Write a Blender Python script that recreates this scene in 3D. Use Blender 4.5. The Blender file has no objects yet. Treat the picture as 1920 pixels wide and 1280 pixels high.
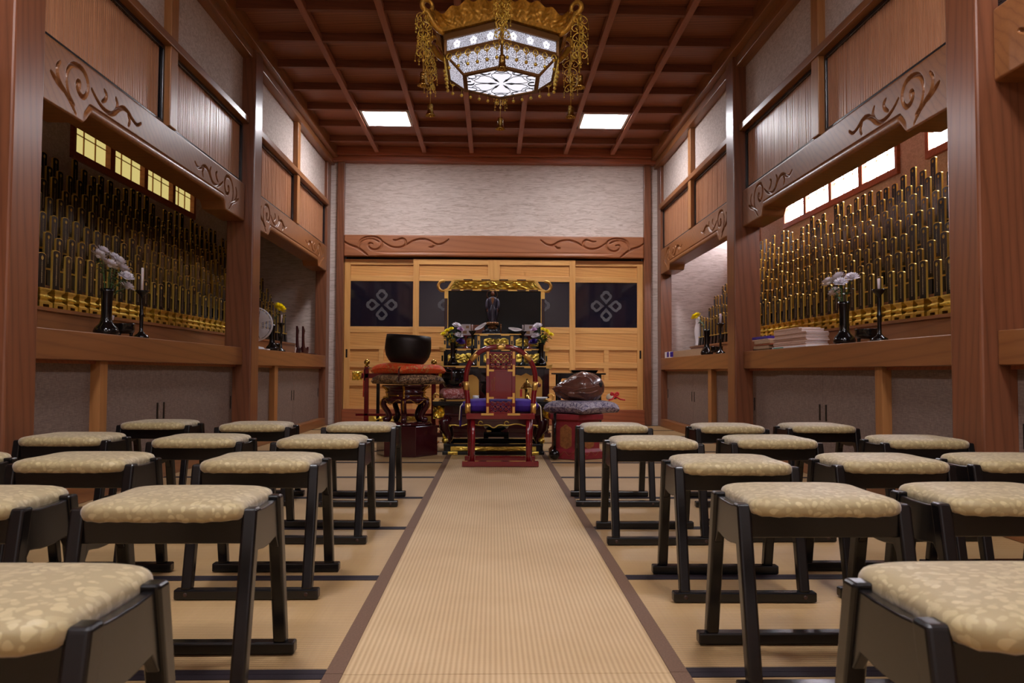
import bpy, bmesh, math, random
import numpy as np
from mathutils import Vector, Matrix, Euler
random.seed(7)
PI = math.pi
S = bpy.context.scene
COL = S.collection
# ---------------------------------------------------------------- camera
FPX = 1459.7
YAW, PITCH, ROLL = 0.02477, 0.03949, -0.0042
CAMP = Vector((-0.041, -1.979, 0.7538))
_f = Vector((math.sin(YAW)*math.cos(PITCH), math.cos(YAW)*math.cos(PITCH), math.sin(PITCH)))
_r0 = Vector((math.cos(YAW), -math.sin(YAW), 0)); _u0 = _r0.cross(_f)
_r = math.cos(ROLL)*_r0 - math.sin(ROLL)*_u0
_u = math.sin(ROLL)*_r0 + math.cos(ROLL)*_u0
cd = bpy.data.cameras.new('camera'); cam = bpy.data.objects.new('camera', cd); COL.objects.link(cam)
cd.sensor_width = 36.0; cd.lens = FPX/1920*36; cd.clip_start = 0.02
cam.matrix_world = Matrix(((_r.x, _u.x, -_f.x, CAMP.x), (_r.y, _u.y, -_f.y, CAMP.y), (_r.z, _u.z, -_f.z, CAMP.z), (0, 0, 0, 1)))
cd.dof.use_dof = True; cd.dof.focus_distance = 5.2; cd.dof.aperture_fstop = 9.0
S.camera = cam
# ---------------------------------------------------------------- world and exposure
w = bpy.data.worlds.new('world'); S.world = w; w.use_nodes = True
w.node_tree.nodes['Background'].inputs[0].default_value = (0.5, 0.55, 0.7, 1)
w.node_tree.nodes['Background'].inputs[1].default_value = 0.05
S.view_settings.view_transform = 'Standard'; S.view_settings.look = 'None'
S.view_settings.gamma = 1.0; S.view_settings.use_curve_mapping = False
S.view_settings.exposure = 0.0
LED_STRENGTH = 64.0
LED_COLOR = (0.97, 0.945, 0.985)
DAY_STRENGTH = 28.0
LANTERN_STRENGTH = 0.85
FRONT_STRENGTH = 0.12      # daylight through the paper doors behind the camera
# ---------------------------------------------------------------- helpers
def srgb(r, g, b):
    def c(v):
        v /= 255.0
        return v/12.92 if v <= 0.04045 else ((v+0.055)/1.055)**2.4
    return (c(r), c(g), c(b), 1.0)

class MB:
    def __init__(self):
        self.v = []; self.f = []; self.m = []; self.s = []
    def add(self, vs, fs, mat=0, smooth=False, M=None):
        o = len(self.v)
        for p in vs:
            p = Vector(p)
            if M is not None: p = M @ p
            self.v.append((p.x, p.y, p.z))
        for f in fs:
            self.f.append([i+o for i in f]); self.m.append(mat); self.s.append(smooth)
        return self
    def box(self, x0, x1, y0, y1, z0, z1, mat=0, M=None):
        x0, x1 = sorted((x0, x1)); y0, y1 = sorted((y0, y1)); z0, z1 = sorted((z0, z1))
        vs = [(x0,y0,z0),(x1,y0,z0),(x1,y1,z0),(x0,y1,z0),(x0,y0,z1),(x1,y0,z1),(x1,y1,z1),(x0,y1,z1)]
        return self.add(vs, [(0,3,2,1),(4,5,6,7),(0,1,5,4),(1,2,6,5),(2,3,7,6),(3,0,4,7)], mat, False, M)
    def obox(self, c, s, rot=(0,0,0), mat=0):
        M = Matrix.Translation(c) @ Euler(rot).to_matrix().to_4x4()
        return self.box(-s[0]/2, s[0]/2, -s[1]/2, s[1]/2, -s[2]/2, s[2]/2, mat, M)
    def hexa(self, a, b, mat=0):   # two quads joined
        return self.add(list(a)+list(b), [(3,2,1,0),(4,5,6,7),(0,1,5,4),(1,2,6,5),(2,3,7,6),(3,0,4,7)], mat)
    def prism(self, poly, axis, a, b, mat=0, M=None, smooth=False):
        n = len(poly)
        def P(p, t):
            return (t, p[0], p[1]) if axis == 'x' else ((p[0], t, p[1]) if axis == 'y' else (p[0], p[1], t))
        vs = [P(p, a) for p in poly] + [P(p, b) for p in poly]
        self.add(vs, [list(range(n))[::-1], list(range(n, 2*n))], mat, False, M)
        o = len(self.v) - 2*n
        for i in range(n):
            j = (i+1) % n
            self.f.append([o+i, o+j, o+n+j, o+n+i]); self.m.append(mat); self.s.append(smooth)
        return self
    def lathe(self, prof, n=20, c=(0,0,0), mat=0, sx=1.0, sy=1.0, smooth=True, M=None, rot=0.0):
        vs = []; fs = []
        for r, z in prof:
            for k in range(n):
                a = rot + 2*PI*k/n
                vs.append((c[0]+sx*r*math.cos(a), c[1]+sy*r*math.sin(a), c[2]+z))
        for i in range(len(prof)-1):
            for k in range(n):
                k2 = (k+1) % n
                fs.append((i*n+k, i*n+k2, (i+1)*n+k2, (i+1)*n+k))
        o = len(self.v)
        self.add(vs, fs, mat, smooth, M)
        if prof[0][0] > 1e-6: self.f.append([o+k for k in range(n)][::-1]); self.m.append(mat); self.s.append(False)
        if prof[-1][0] > 1e-6: self.f.append([o+(len(prof)-1)*n+k for k in range(n)]); self.m.append(mat); self.s.append(False)
        return self
    def sphere(self, c, r, nu=12, nv=8, mat=0, M=None):
        if not hasattr(r, '__len__'): r = (r, r, r)
        prof = [(math.sin(PI*i/nv), -math.cos(PI*i/nv)) for i in range(nv+1)]
        T = Matrix.Translation(c) @ Matrix.Diagonal((r[0], r[1], r[2], 1))
        if M is not None: T = M @ T
        pr = [(max(a, 1e-4), b) for a, b in prof]
        return self.lathe(pr, nu, (0,0,0), mat, M=T)
    def tube(self, path, r, n=8, mat=0, closed=False, flat=1.0):
        P = [Vector(p) for p in path]; k = len(P)
        if not hasattr(r, '__len__'): r = [r]*k
        vs = []; fs = []
        up = Vector((0, 0, 1)); prev = None
        for i in range(k):
            if closed: t = P[(i+1) % k] - P[(i-1) % k]
            else: t = P[min(i+1, k-1)] - P[max(i-1, 0)]
            t.normalize()
            if prev is None:
                a = up if abs(t.z) < 0.9 else Vector((1, 0, 0))
                nrm = (a - t*a.dot(t)).normalized()
            else:
                nrm = prev - t*prev.dot(t)
                nrm = nrm.normalized() if nrm.length > 1e-6 else prev
            prev = nrm; bn = t.cross(nrm)
            for j in range(n):
                a = 2*PI*j/n
                p = P[i] + (nrm*math.cos(a)*flat + bn*math.sin(a))*r[i]
                vs.append(p)
        m = k if closed else k-1
        for i in range(m):
            i2 = (i+1) % k
            for j in range(n):
                j2 = (j+1) % n
                fs.append((i*n+j, i*n+j2, i2*n+j2, i2*n+j))
        if not closed:
            fs.append(list(range(n))[::-1]); fs.append([(k-1)*n+j for j in range(n)])
        return self.add(vs, fs, mat, True)
    def surf(self, nu, nv, fn, mat=0, smooth=True, closed_u=False, M=None):
        vs = [fn(i/(nu if closed_u else nu-1), j/(nv-1)) for j in range(nv) for i in range(nu)]
        fs = []
        for j in range(nv-1):
            for i in range(nu if closed_u else nu-1):
                i2 = (i+1) % nu
                fs.append((j*nu+i, j*nu+i2, (j+1)*nu+i2, (j+1)*nu+i))
        return self.add(vs, fs, mat, smooth, M)
    def mesh(self, name, mats):
        me = bpy.data.meshes.new(name)
        me.from_pydata(self.v, [], self.f)
        for m in mats: me.materials.append(m)
        me.polygons.foreach_set('material_index', self.m)
        me.polygons.foreach_set('use_smooth', self.s)
        bm = bmesh.new(); bm.from_mesh(me)
        bmesh.ops.recalc_face_normals(bm, faces=bm.faces[:])
        bm.to_mesh(me); bm.free(); me.update()
        return me
    def build(self, name, mats, parent=None, bev=0.0, seg=2, kind=None, loc=None):
        if not isinstance(mats, (list, tuple)): mats = [mats]
        o = bpy.data.objects.new(name, self.mesh(name, mats)); COL.objects.link(o)
        if parent is not None: o.parent = parent
        if loc is not None: o.location = loc
        if bev > 0:
            b = o.modifiers.new('bevel', 'BEVEL'); b.width = bev; b.segments = seg; b.limit_method = 'ANGLE'; b.angle_limit = 0.6
        if kind: o['kind'] = kind
        return o

def tag(o, label, cat, group=None):
    o['label'] = label; o['category'] = cat
    if group: o['group'] = group
    return o
def thing(name, label, cat, loc=(0,0,0), rz=0.0, group=None):
    o = bpy.data.objects.new(name, None); COL.objects.link(o)
    o.empty_display_size = 0.05
    o.location = loc; o.rotation_euler = (0, 0, rz)
    return tag(o, label, cat, group)
def dup(root, loc, rz, label, group=None):
    def cp(o, par):
        c = o.copy(); COL.objects.link(c)
        if par is not None: c.parent = par
        for ch in list(o.children): cp(ch, c)
        return c
    r = cp(root, None); r.location = loc; r.rotation_euler = (0, 0, rz); r['label'] = label
    if group: r['group'] = group
    return r
def struct(name, mb, mats, parent=None, bev=0.0, label=None):
    o = mb.build(name, mats, parent, bev)
    if parent is None:
        o['kind'] = 'structure'
        if label: o['label'] = label
    return o
# ---------------------------------------------------------------- materials
class NT:
    def __init__(self, name):
        self.m = bpy.data.materials.new(name); self.m.use_nodes = True
        self.t = self.m.node_tree; self.n = self.t.nodes; self.b = self.n['Principled BSDF']
    def new(self, typ, **kw):
        n = self.n.new(typ)
        for k, v in kw.items(): setattr(n, k, v)
        return n
    def link(self, a, b): self.t.links.new(a, b)
    def coords(self, scale=(1,1,1), rot=(0,0,0), kind='Object'):
        tc = self.new('ShaderNodeTexCoord'); mp = self.new('ShaderNodeMapping')
        mp.inputs['Scale'].default_value = scale; mp.inputs['Rotation'].default_value = rot
        self.link(tc.outputs[kind], mp.inputs[0]); return mp.outputs[0]
    def noise(self, vec, scale, detail=4, dist=0.0, rough=0.55):
        n = self.new('ShaderNodeTexNoise'); n.inputs['Scale'].default_value = scale
        n.inputs['Detail'].default_value = detail; n.inputs['Distortion'].default_value = dist
        n.inputs['Roughness'].default_value = rough
        self.link(vec, n.inputs['Vector']); return n.outputs['Fac']
    def ramp(self, fac, stops):
        r = self.new('ShaderNodeValToRGB'); e = r.color_ramp.elements
        while len(e) < len(stops): e.new(0.5)
        for k, (p, c) in enumerate(stops): e[k].position = p; e[k].color = c
        self.link(fac, r.inputs[0]); return r.outputs[0]
    def mix(self, fac, a, b, typ='MIX'):
        x = self.new('ShaderNodeMix', data_type='RGBA', blend_type=typ)
        for s, v in ((x.inputs[0], fac), (x.inputs[6], a), (x.inputs[7], b)):
            if hasattr(v, 'links'): self.link(v, s)
            else: s.default_value = v
        return x.outputs[2]
    def math(self, op, a, b=0.0):
        x = self.new('ShaderNodeMath', operation=op)
        for s, v in ((x.inputs[0], a), (x.inputs[1], b)):
            if hasattr(v, 'links'): self.link(v, s)
            else: s.default_value = v
        return x.outputs[0]
    def bump(self, h, strength=0.2, dist=0.005):
        b = self.new('ShaderNodeBump'); b.inputs['Strength'].default_value = strength; b.inputs['Distance'].default_value = dist
        self.link(h, b.inputs['Height']); self.link(b.outputs[0], self.b.inputs['Normal'])
    def set(self, color=None, rough=None, metal=None, spec=None, coat=None, **kw):
        b = self.b
        if color is not None:
            if hasattr(color, 'links'): self.link(color, b.inputs['Base Color'])
            else: b.inputs['Base Color'].default_value = color
        if rough is not None:
            if hasattr(rough, 'links'): self.link(rough, b.inputs['Roughness'])
            else: b.inputs['Roughness'].default_value = rough
        if metal is not None: b.inputs['Metallic'].default_value = metal
        if spec is not None: b.inputs['Specular IOR Level'].default_value = spec
        if coat is not None: b.inputs['Coat Weight'].default_value = coat
        for k, v in kw.items(): b.inputs[k.replace('_', ' ')].default_value = v
        return self.m

def wood(name, dark, light, axis='Z', scale=1.0, rough=0.42, rings=0.5, spec=0.4, coat=0.0):
    t = NT(name)
    st = {'X': (0.07, 1, 1), 'Y': (1, 0.07, 1), 'Z': (1, 1, 0.07)}[axis]
    v = t.coords(tuple(s*scale for s in st))
    n1 = t.noise(v, 9, 5, 0.6)
    wv = t.new('ShaderNodeTexWave', wave_type='BANDS', bands_direction='DIAGONAL')
    wv.inputs['Scale'].default_value = 9.0; wv.inputs['Distortion'].default_value = 7.0
    wv.inputs['Detail'].default_value = 2.0; wv.inputs['Detail Scale'].default_value = 0.55; wv.inputs['Detail Roughness'].default_value = 0.4
    t.link(v, wv.inputs['Vector'])
    line = t.ramp(wv.outputs['Fac'], [(0.0, (0.2, 0.2, 0.2, 1)), (0.14, (0.7, 0.7, 0.7, 1)), (1.0, (1, 1, 1, 1))])
    n2 = t.noise(v, 70, 3, 0.0)
    a = t.mix(rings, n1, line)
    a2 = t.mix(0.25, a, n2)
    c = t.ramp(a2, [(0.18, dark), (0.82, light)])
    t.bump(a2, 0.08, 0.002)
    return t.set(c, rough, spec=spec, coat=coat)
def plain(name, color, rough=0.5, metal=0.0, spec=0.5, coat=0.0, noise=0.0, nscale=30, **kw):
    t = NT(name); c = color
    if noise > 0:
        f = t.noise(t.coords(), nscale, 4)
        d = tuple(x*(1-noise) for x in color[:3]) + (1,); l = tuple(min(1, x*(1+noise)) for x in color[:3]) + (1,)
        c = t.ramp(f, [(0.3, d), (0.7, l)])
    return t.set(c, rough, metal, spec, coat, **kw)

M = {}
M['pillar'] = wood('hinoki_pillar', srgb(88,50,32), srgb(140,86,58), 'Z', 1.3, 0.30, 0.38, 0.5)
M['beam_y'] = wood('keyaki_beam_long', srgb(110,66,36), srgb(152,98,56), 'Y', 1.0, 0.34, 0.4, 0.5)
M['beam_x'] = wood('keyaki_beam_across', srgb(134,82,52), srgb(168,106,68), 'X', 1.0, 0.36, 0.4, 0.5)
M['mullion'] = wood('mullion_wood', srgb(146,96,54), srgb(176,120,70), 'Z', 1.4, 0.36, 0.4)
M['ceil_board'] = wood('ceiling_plywood', srgb(110,62,42), srgb(152,94,66), 'X', 1.6, 0.5, 0.75, 0.3)
M['ceil_bat'] = wood('ceiling_batten_wood', srgb(140,84,58), srgb(166,104,74), 'Y', 1.6, 0.5, 0.3, 0.3)
M['ceil_x'] = wood('ceiling_crossbar_wood', srgb(104,58,38), srgb(132,78,52), 'X', 1.6, 0.5, 0.3, 0.3)
M['door'] = wood('door_wood_upright', srgb(196,138,74), srgb(222,168,100), 'Z', 1.2, 0.38, 0.3)
M['door_h'] = wood('door_wood_level', srgb(196,138,74), srgb(226,172,104), 'X', 1.2, 0.38, 0.4)
M['door_panel'] = wood('door_panel_board', srgb(186,124,64), srgb(220,162,92), 'X', 1.8, 0.42, 0.5)
M['sill'] = wood('sill_wood', srgb(126,66,40), srgb(160,88,54), 'X', 1.3, 0.4, 0.6)
M['slat'] = wood('slat_wood', srgb(150,96,66), srgb(204,146,106), 'Z', 3.0, 0.36, 0.2, 0.5)
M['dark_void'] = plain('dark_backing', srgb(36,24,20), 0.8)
M['black_frame'] = plain('black_lacquer_frame', srgb(22,20,24), 0.22, spec=0.6)
M['lacquer'] = plain('black_lacquer', srgb(15,12,12), 0.14, spec=0.42, coat=0.1)
M['stool_wood'] = plain('black_stained_wood', srgb(15,13,14), 0.24, spec=0.5, noise=0.15, nscale=40)
M['red_lac'] = plain('red_lacquer', srgb(112,16,24), 0.16, spec=0.5, coat=0.4)
M['dark_red'] = plain('dark_red_lacquer', srgb(56,16,20), 0.14, spec=0.4, coat=0.2)
M['plug'] = plain('brown_plug', srgb(54,32,26), 0.4)
M['red_paint'] = plain('old_red_paint', srgb(128,34,40), 0.42, noise=0.2, nscale=18)
M['gold'] = plain('gold_leaf', srgb(240,208,98), 0.33, 1.0, noise=0.12, nscale=25)
M['gold_dull'] = plain('dull_gold', srgb(176,128,52), 0.42, 1.0, noise=0.15, nscale=40)
M['gold_pale'] = plain('pale_gold_fitting', srgb(222,176,96), 0.35, 0.85)
M['brass'] = plain('brass', srgb(196,160,84), 0.22, 1.0)
M['white'] = plain('white_ceramic', srgb(228,226,226), 0.35)
M['paper_white'] = plain('white_paper', srgb(226,220,222), 0.8)
M['candle'] = plain('candle_wax', srgb(222,210,214), 0.5, Subsurface_Weight=0.2)
M['purple'] = plain('purple_cloth', srgb(58,22,128), 0.75, noise=0.2, nscale=20)
M['cord_white'] = plain('cream_cord', srgb(220,206,178), 0.7)
M['red_cord'] = plain('red_cord', srgb(196,28,30), 0.6)
M['steel_dark'] = plain('dark_metal_handle', srgb(26,22,22), 0.4, 0.6)
M['cardboard'] = plain('cardboard', srgb(168,136,104), 0.8, noise=0.06)

def wallpaper(name, across):
    t = NT(name)
    s = (1.0, 6.5, 6.5) if across == 'X' else (6.5, 1.0, 6.5)
    v = t.coords(s)
    n = t.noise(v, 5.0, 4, 1.6)
    f = t.noise(t.coords((1,1,1)), 90, 2)
    a = t.mix(0.18, n, f)
    c = t.ramp(a, [(0.34, srgb(178,160,148)), (0.5, srgb(204,188,178)), (0.66, srgb(216,202,194))])
    t.bump(n, 0.12, 0.004)
    return t.set(c, 0.75, spec=0.2)
M['paper_x'] = wallpaper('wavy_wallpaper_across', 'X')
def plaster_mat():
    t = NT('mottled_wallpaper'); v = t.coords((1, 1, 1.6), (0.5, 0, 0))
    n = t.noise(v, 24, 4, 1.2)
    c = t.ramp(n, [(0.35, srgb(182,166,156)), (0.65, srgb(210,196,188))])
    t.bump(n, 0.1, 0.004); return t.set(c, 0.75, spec=0.2)
M['paper_y'] = plaster_mat()
def linen():
    t = NT('grey_brown_linen'); a = t.noise(t.coords((60, 60, 4)), 6, 3); b = t.noise(t.coords((4, 4, 60)), 6, 3)
    m = t.math('MULTIPLY', a, b)
    c = t.ramp(m, [(0.12, srgb(104,86,78)), (0.4, srgb(146,126,114))])
    t.bump(m, 0.15, 0.002); return t.set(c, 0.8, spec=0.2)
M['linen'] = linen()
def tatami(name, along, c1, c2):
    t = NT(name); v = t.coords()
    w_ = t.new('ShaderNodeTexWave', wave_type='BANDS', bands_direction='Y' if along == 'X' else 'X')
    w_.inputs['Scale'].default_value = 0.3142/0.0145
    w_.inputs['Distortion'].default_value = 0.25; w_.inputs['Detail'].default_value = 1
    t.link(v, w_.inputs['Vector'])
    sc = (3, 260, 1) if along == 'X' else (260, 3, 1)
    fine = t.noise(t.coords((260, 3, 1) if along == 'X' else (3, 260, 1)), 1.0, 2)
    big = t.noise(t.coords((1, 1, 1)), 1.7, 3)
    a = t.mix(0.35, w_.outputs['Fac'], fine)
    c = t.ramp(a, [(0.1, c1), (0.75, c2)])
    tint = t.ramp(big, [(0.35, (0.86, 0.82, 0.76, 1)), (0.65, (1, 1, 1, 1))])
    c = t.mix(1.0, c, tint, 'MULTIPLY')
    t.bump(a, 0.35, 0.003)
    return t.set(c, 0.5, spec=0.4)
M['tatami_side'] = tatami('tatami_side_reed', 'X', srgb(150,118,77), srgb(187,155,110))
M['tatami_aisle'] = tatami('tatami_aisle_reed', 'Y', srgb(176,145,103), srgb(201,172,131))
def border(name, c):
    t = NT(name); n = t.noise(t.coords((160, 160, 1)), 1.0, 2)
    return t.set(t.ramp(n, [(0.3, tuple(x*0.75 for x in c[:3])+(1,)), (0.7, c)]), 0.7, spec=0.25)
M['heri_navy'] = border('navy_border_cloth', srgb(40,32,38))
M['heri_brown'] = border('brown_border_cloth', srgb(112,84,66))
def damask():
    t = NT('gold_damask'); v = t.coords((1, 1, 1))
    n = t.noise(v, 14, 2)
    wv = t.new('ShaderNodeMix', data_type='RGBA', blend_type='LINEAR_LIGHT'); wv.inputs[0].default_value = 0.025
    t.link(v, wv.inputs[6]); 
    nn = t.new('ShaderNodeTexNoise'); nn.inputs['Scale'].default_value = 18; t.link(v, nn.inputs['Vector']); t.link(nn.outputs['Color'], wv.inputs[7])
    vo = t.new('ShaderNodeTexVoronoi'); vo.inputs['Scale'].default_value = 60.0; t.link(wv.outputs[2], vo.inputs['Vector'])
    mk = t.ramp(vo.outputs['Distance'], [(0.42, (1,1,1,1)), (0.52, (0,0,0,1))])
    hue = t.new('ShaderNodeSeparateColor'); t.link(vo.outputs['Color'], hue.inputs[0])
    pet = t.math('MULTIPLY', mk, t.math('ADD', t.math('MULTIPLY', hue.outputs[0], 0.7), 0.3))
    c = t.mix(pet, srgb(160,141,97), srgb(190,172,126))
    fine = t.noise(t.coords((1,1,1)), 300, 2)
    t.bump(t.math('ADD', t.math('MULTIPLY', pet, 0.5), t.math('MULTIPLY', fine, 0.4)), 0.22, 0.0015)
    r = t.math('SUBTRACT', 0.55, t.math('MULTIPLY', pet, 0.16))
    m = t.set(c, r, spec=0.45); t.b.inputs['Sheen Weight'].default_value = 0.35; t.b.inputs['Sheen Tint'].default_value = (0.85, 0.85, 1.0, 1)
    return m
M['damask'] = damask()
def emission(name, color, strength, pattern=None):
    t = NT(name); t.b.inputs['Base Color'].default_value = (0.8, 0.8, 0.8, 1)
    t.b.inputs['Emission Color'].default_value = color if len(color) == 4 else tuple(color)+(1,)
    t.b.inputs['Emission Strength'].default_value = strength
    if pattern: pattern(t)
    return t.m
M['led'] = emission('led_diffuser', LED_COLOR, LED_STRENGTH)
M['gilt_edge'] = plain('gilt_tablet_edge', srgb(232,196,92), 0.3, 0.55)
M['lan_frame'] = plain('aged_gilt_frame', srgb(120,82,40), 0.45, 0.6)
M['crown'] = plain('carved_gilt_wood', srgb(186,136,48), 0.42, 0.55, noise=0.35, nscale=60)
M['front_paper'] = emission('daylit_entrance_paper', (0.78, 0.78, 1.0), FRONT_STRENGTH)
M['day_paper'] = emission('daylit_shoji_paper', (0.86, 0.88, 1.0), DAY_STRENGTH)
M['yellow_paper'] = emission('yellow_lit_shoji_paper', (0.95, 0.80, 0.28), 0.62)
def lantern_glass(name, scale, strength, lo):
    t = NT(name); v = t.coords()
    vo = t.new('ShaderNodeTexVoronoi', feature='DISTANCE_TO_EDGE'); vo.inputs['Scale'].default_value = scale
    t.link(v, vo.inputs['Vector'])
    c = t.ramp(vo.outputs['Distance'], [(0.04, (lo, lo, lo*1.1, 1)), (0.16, (0.86, 0.85, 1.0, 1))])
    t.link(c, t.b.inputs['Emission Color']); t.b.inputs['Emission Strength'].default_value = strength
    t.b.inputs['Base Color'].default_value = (0.2, 0.2, 0.22, 1); t.b.inputs['Roughness'].default_value = 0.3
    return t.m
M['lan_fine'] = lantern_glass('fine_filigree_glass', 110, LANTERN_STRENGTH*0.85, 0.10)
M['lan_mid'] = lantern_glass('filigree_glass', 80, LANTERN_STRENGTH*1.05, 0.04)
M['lan_plain'] = emission('white_lantern_glass', (0.90, 0.90, 1.0), LANTERN_STRENGTH*1.15)
M['filigree'] = plain('dark_filigree', srgb(30,28,40), 0.5)
def brocade(name, cols, scale, seed):
    t = NT(name); v = t.coords((1, 1, 1), (seed, 0.3*seed, seed*0.7))
    n1 = t.noise(v, scale, 2, 2.5); n2 = t.noise(v, scale*0.5, 1, 1.5)
    c = t.ramp(n1, [(0.36, cols[0]), (0.44, cols[1]), (0.52, cols[1]), (0.58, cols[2])])
    c = t.mix(t.ramp(n2, [(0.5, (0,0,0,1)), (0.56, (1,1,1,1))]), c, t.ramp(n1, [(0.45, cols[3]), (0.55, cols[1])]))
    t.bump(n1, 0.2, 0.003)
    return t.set(c, 0.6, spec=0.35)
M['brocade_orange'] = brocade('orange_brocade', [srgb(200,52,22), srgb(216,70,30), srgb(196,150,84), srgb(226,96,40)], 22, 1.0)
M['brocade_dark'] = brocade('black_cream_brocade', [srgb(24,22,30), srgb(122,92,64), srgb(176,150,116), srgb(40,34,40)], 34, 2.0)
M['brocade_violet'] = brocade('violet_silver_brocade', [srgb(40,28,62), srgb(150,138,150), srgb(176,166,172), srgb(70,58,92)], 34, 3.0)
M['brocade_pink'] = brocade('pink_brocade', [srgb(120,52,50), srgb(166,92,86), srgb(190,150,150), srgb(150,64,60)], 26, 4.0)
M['bronze'] = plain('dark_bronze', srgb(44,38,36), 0.45, 0.75, noise=0.2, nscale=12)
M['glass_dark'] = plain('dark_door_glass', srgb(26,24,36), 0.06, spec=0.6)
M['frost'] = plain('frosted_crest', srgb(78,74,78), 0.6)
M['back_black'] = plain('black_lacquer_board', srgb(8,7,9), 0.10, spec=0.22)
M['fish_wood'] = plain('polished_brown_wood', srgb(96,58,46), 0.22, spec=0.5, coat=0.3, noise=0.25, nscale=9)
def plaque_mat():
    t = NT('black_tablet_lacquer'); tc = t.new('ShaderNodeTexCoord'); sp = t.new('ShaderNodeSeparateXYZ')
    t.link(tc.outputs['Object'], sp.inputs[0])
    ax = t.math('ABSOLUTE', sp.outputs[0])
    band = t.math('LESS_THAN', ax, 0.0045)
    nz = t.noise(t.coords((900, 1, 170)), 1.0, 1)
    ink = t.math('GREATER_THAN', nz, 0.5)
    z1 = t.math('MULTIPLY', t.math('GREATER_THAN', sp.outputs[2], 0.15), t.math('LESS_THAN', sp.outputs[2], 0.325))
    k = t.math('MULTIPLY', t.math('MULTIPLY', band, ink), z1)
    c = t.mix(k, srgb(19,16,16), srgb(190,168,120))
    return t.set(c, 0.25, spec=0.3)
M['plaque'] = plaque_mat()
M['stem'] = plain('green_stem', srgb(58,96,44), 0.5)
M['leaf'] = plain('green_leaf', srgb(52,84,44), 0.5, noise=0.25, nscale=30)
M['petal_white'] = plain('white_petal', srgb(232,226,232), 0.6)
M['petal_yellow'] = plain('yellow_petal', srgb(255,236,24), 0.55)
M['petal_purple'] = plain('purple_petal', srgb(72,26,150), 0.55)
M['petal_pink'] = plain('pink_petal', srgb(198,160,196), 0.55)
M['book_pink'] = plain('pale_booklet', srgb(196,160,140), 0.75, noise=0.06)
M['fan_white'] = plain('white_fan_plastic', srgb(220,218,222), 0.4)
# ================================================================ SETTING
XC = -0.02
def X(s, o): return XC + s*(2.36 + o)          # o > 0: outward from the wall face
def DZ(s): return -0.008*s
YB = 9.2
# ---- floor with its mats
mb = MB(); mb.box(-2.6, 2.6, -3.8, 9.4, -0.08, -0.03); floor = struct('floor', mb, M['sill'])
def mat_(x0, x1, y0, y1, along):
    mb = MB(); mb.box(x0, x1, y0, y1, -0.03, 0.0)
    o = mb.build('tatami_mat', M['tatami_side' if along == 'X' else 'tatami_aisle'], floor)
    b = MB(); e = 0.030
    if along == 'X':
        for ya, yb in ((y0, y0+e), (y1-e, y1)): b.box(x0, x1, ya, yb, -0.028, 0.0022)
        b.build('cloth_border', M['heri_navy'], o)
    else:
        for xa, xb in ((x0, x0+e*1.5), (x1-e*1.5, x1)): b.box(xa, xb, y0, y1, -0.028, 0.0028)
        b.build('cloth_border', M['heri_brown'], o)
g = 0.0012
for k in range(-2, 5):
    mat_(-0.455, 0.455, k*1.82+g, (k+1)*1.82-g, 'Y')
for r in range(-4, 10):
    for s in (-1, 1):
        xa, xb = sorted((s*0.456, X(s, 0.0)))
        mat_(xa, xb, r*0.91+g, (r+1)*0.91-g, 'X')
# ---- ceiling
ZC = 3.95
mb = MB()
mb.box(-2.5, 2.5, -3.8, 9.3, ZC, ZC+0.05, 0)
ceiling = struct('ceiling', mb, M['ceil_board'])
BX = [XC + 0.335 + 0.67*k for k in range(-3, 3)]
for x in BX:
    b = MB(); b.box(x-0.03, x+0.03, -3.7, 9.12, 3.862, 3.925); b.build('batten', M['ceil_bat'], ceiling, 0.004)
CY = [4.68 + 0.64*k for k in range(-13, 7)]
for y in CY:
    b = MB(); b.box(-2.34, 2.3, y-0.024, y+0.024, 3.872, ZC); b.build('crossbar', M['ceil_x'], ceiling, 0.003)
n_trim = [0]
def trim(mb, m, bev=0.0):
    n_trim[0] += 1
    return struct('trim_%d' % n_trim[0], mb, m, bev=bev)
for s in (-1, 1):
    b = MB(); d = DZ(s)
    b.box(X(s, 0.1), X(s, -0.05), -3.6, 9.2, 3.715+d, 3.80); b.box(X(s, 0.1), X(s, -0.12), -3.6, 9.2, 3.80, ZC)
    trim(b, M['beam_y'], 0.006)
b = MB(); b.box(-2.4, 2.36, 9.06, 9.3, 3.757, 3.83); b.box(-2.4, 2.36, 8.99, 9.3, 3.83, ZC); trim(b, M['sill'], 0.006)
# ---- pillars
for s in (-1, 1):
    for y0, y1 in ((-2.25, -2.0), (1.63, 1.88) if s > 0 else (1.69, 1.94), (5.36, 5.60)):
        b = MB(); b.box(X(s, -0.08), X(s, 0.17), y0, y1, -0.03, 3.94); trim(b, M['pillar'], 0.012)
    b = MB(); b.box(X(s, 0.0), X(s, 0.155), 8.98, 9.2, -0.03, 3.75); trim(b, M['pillar'], 0.006)
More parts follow.
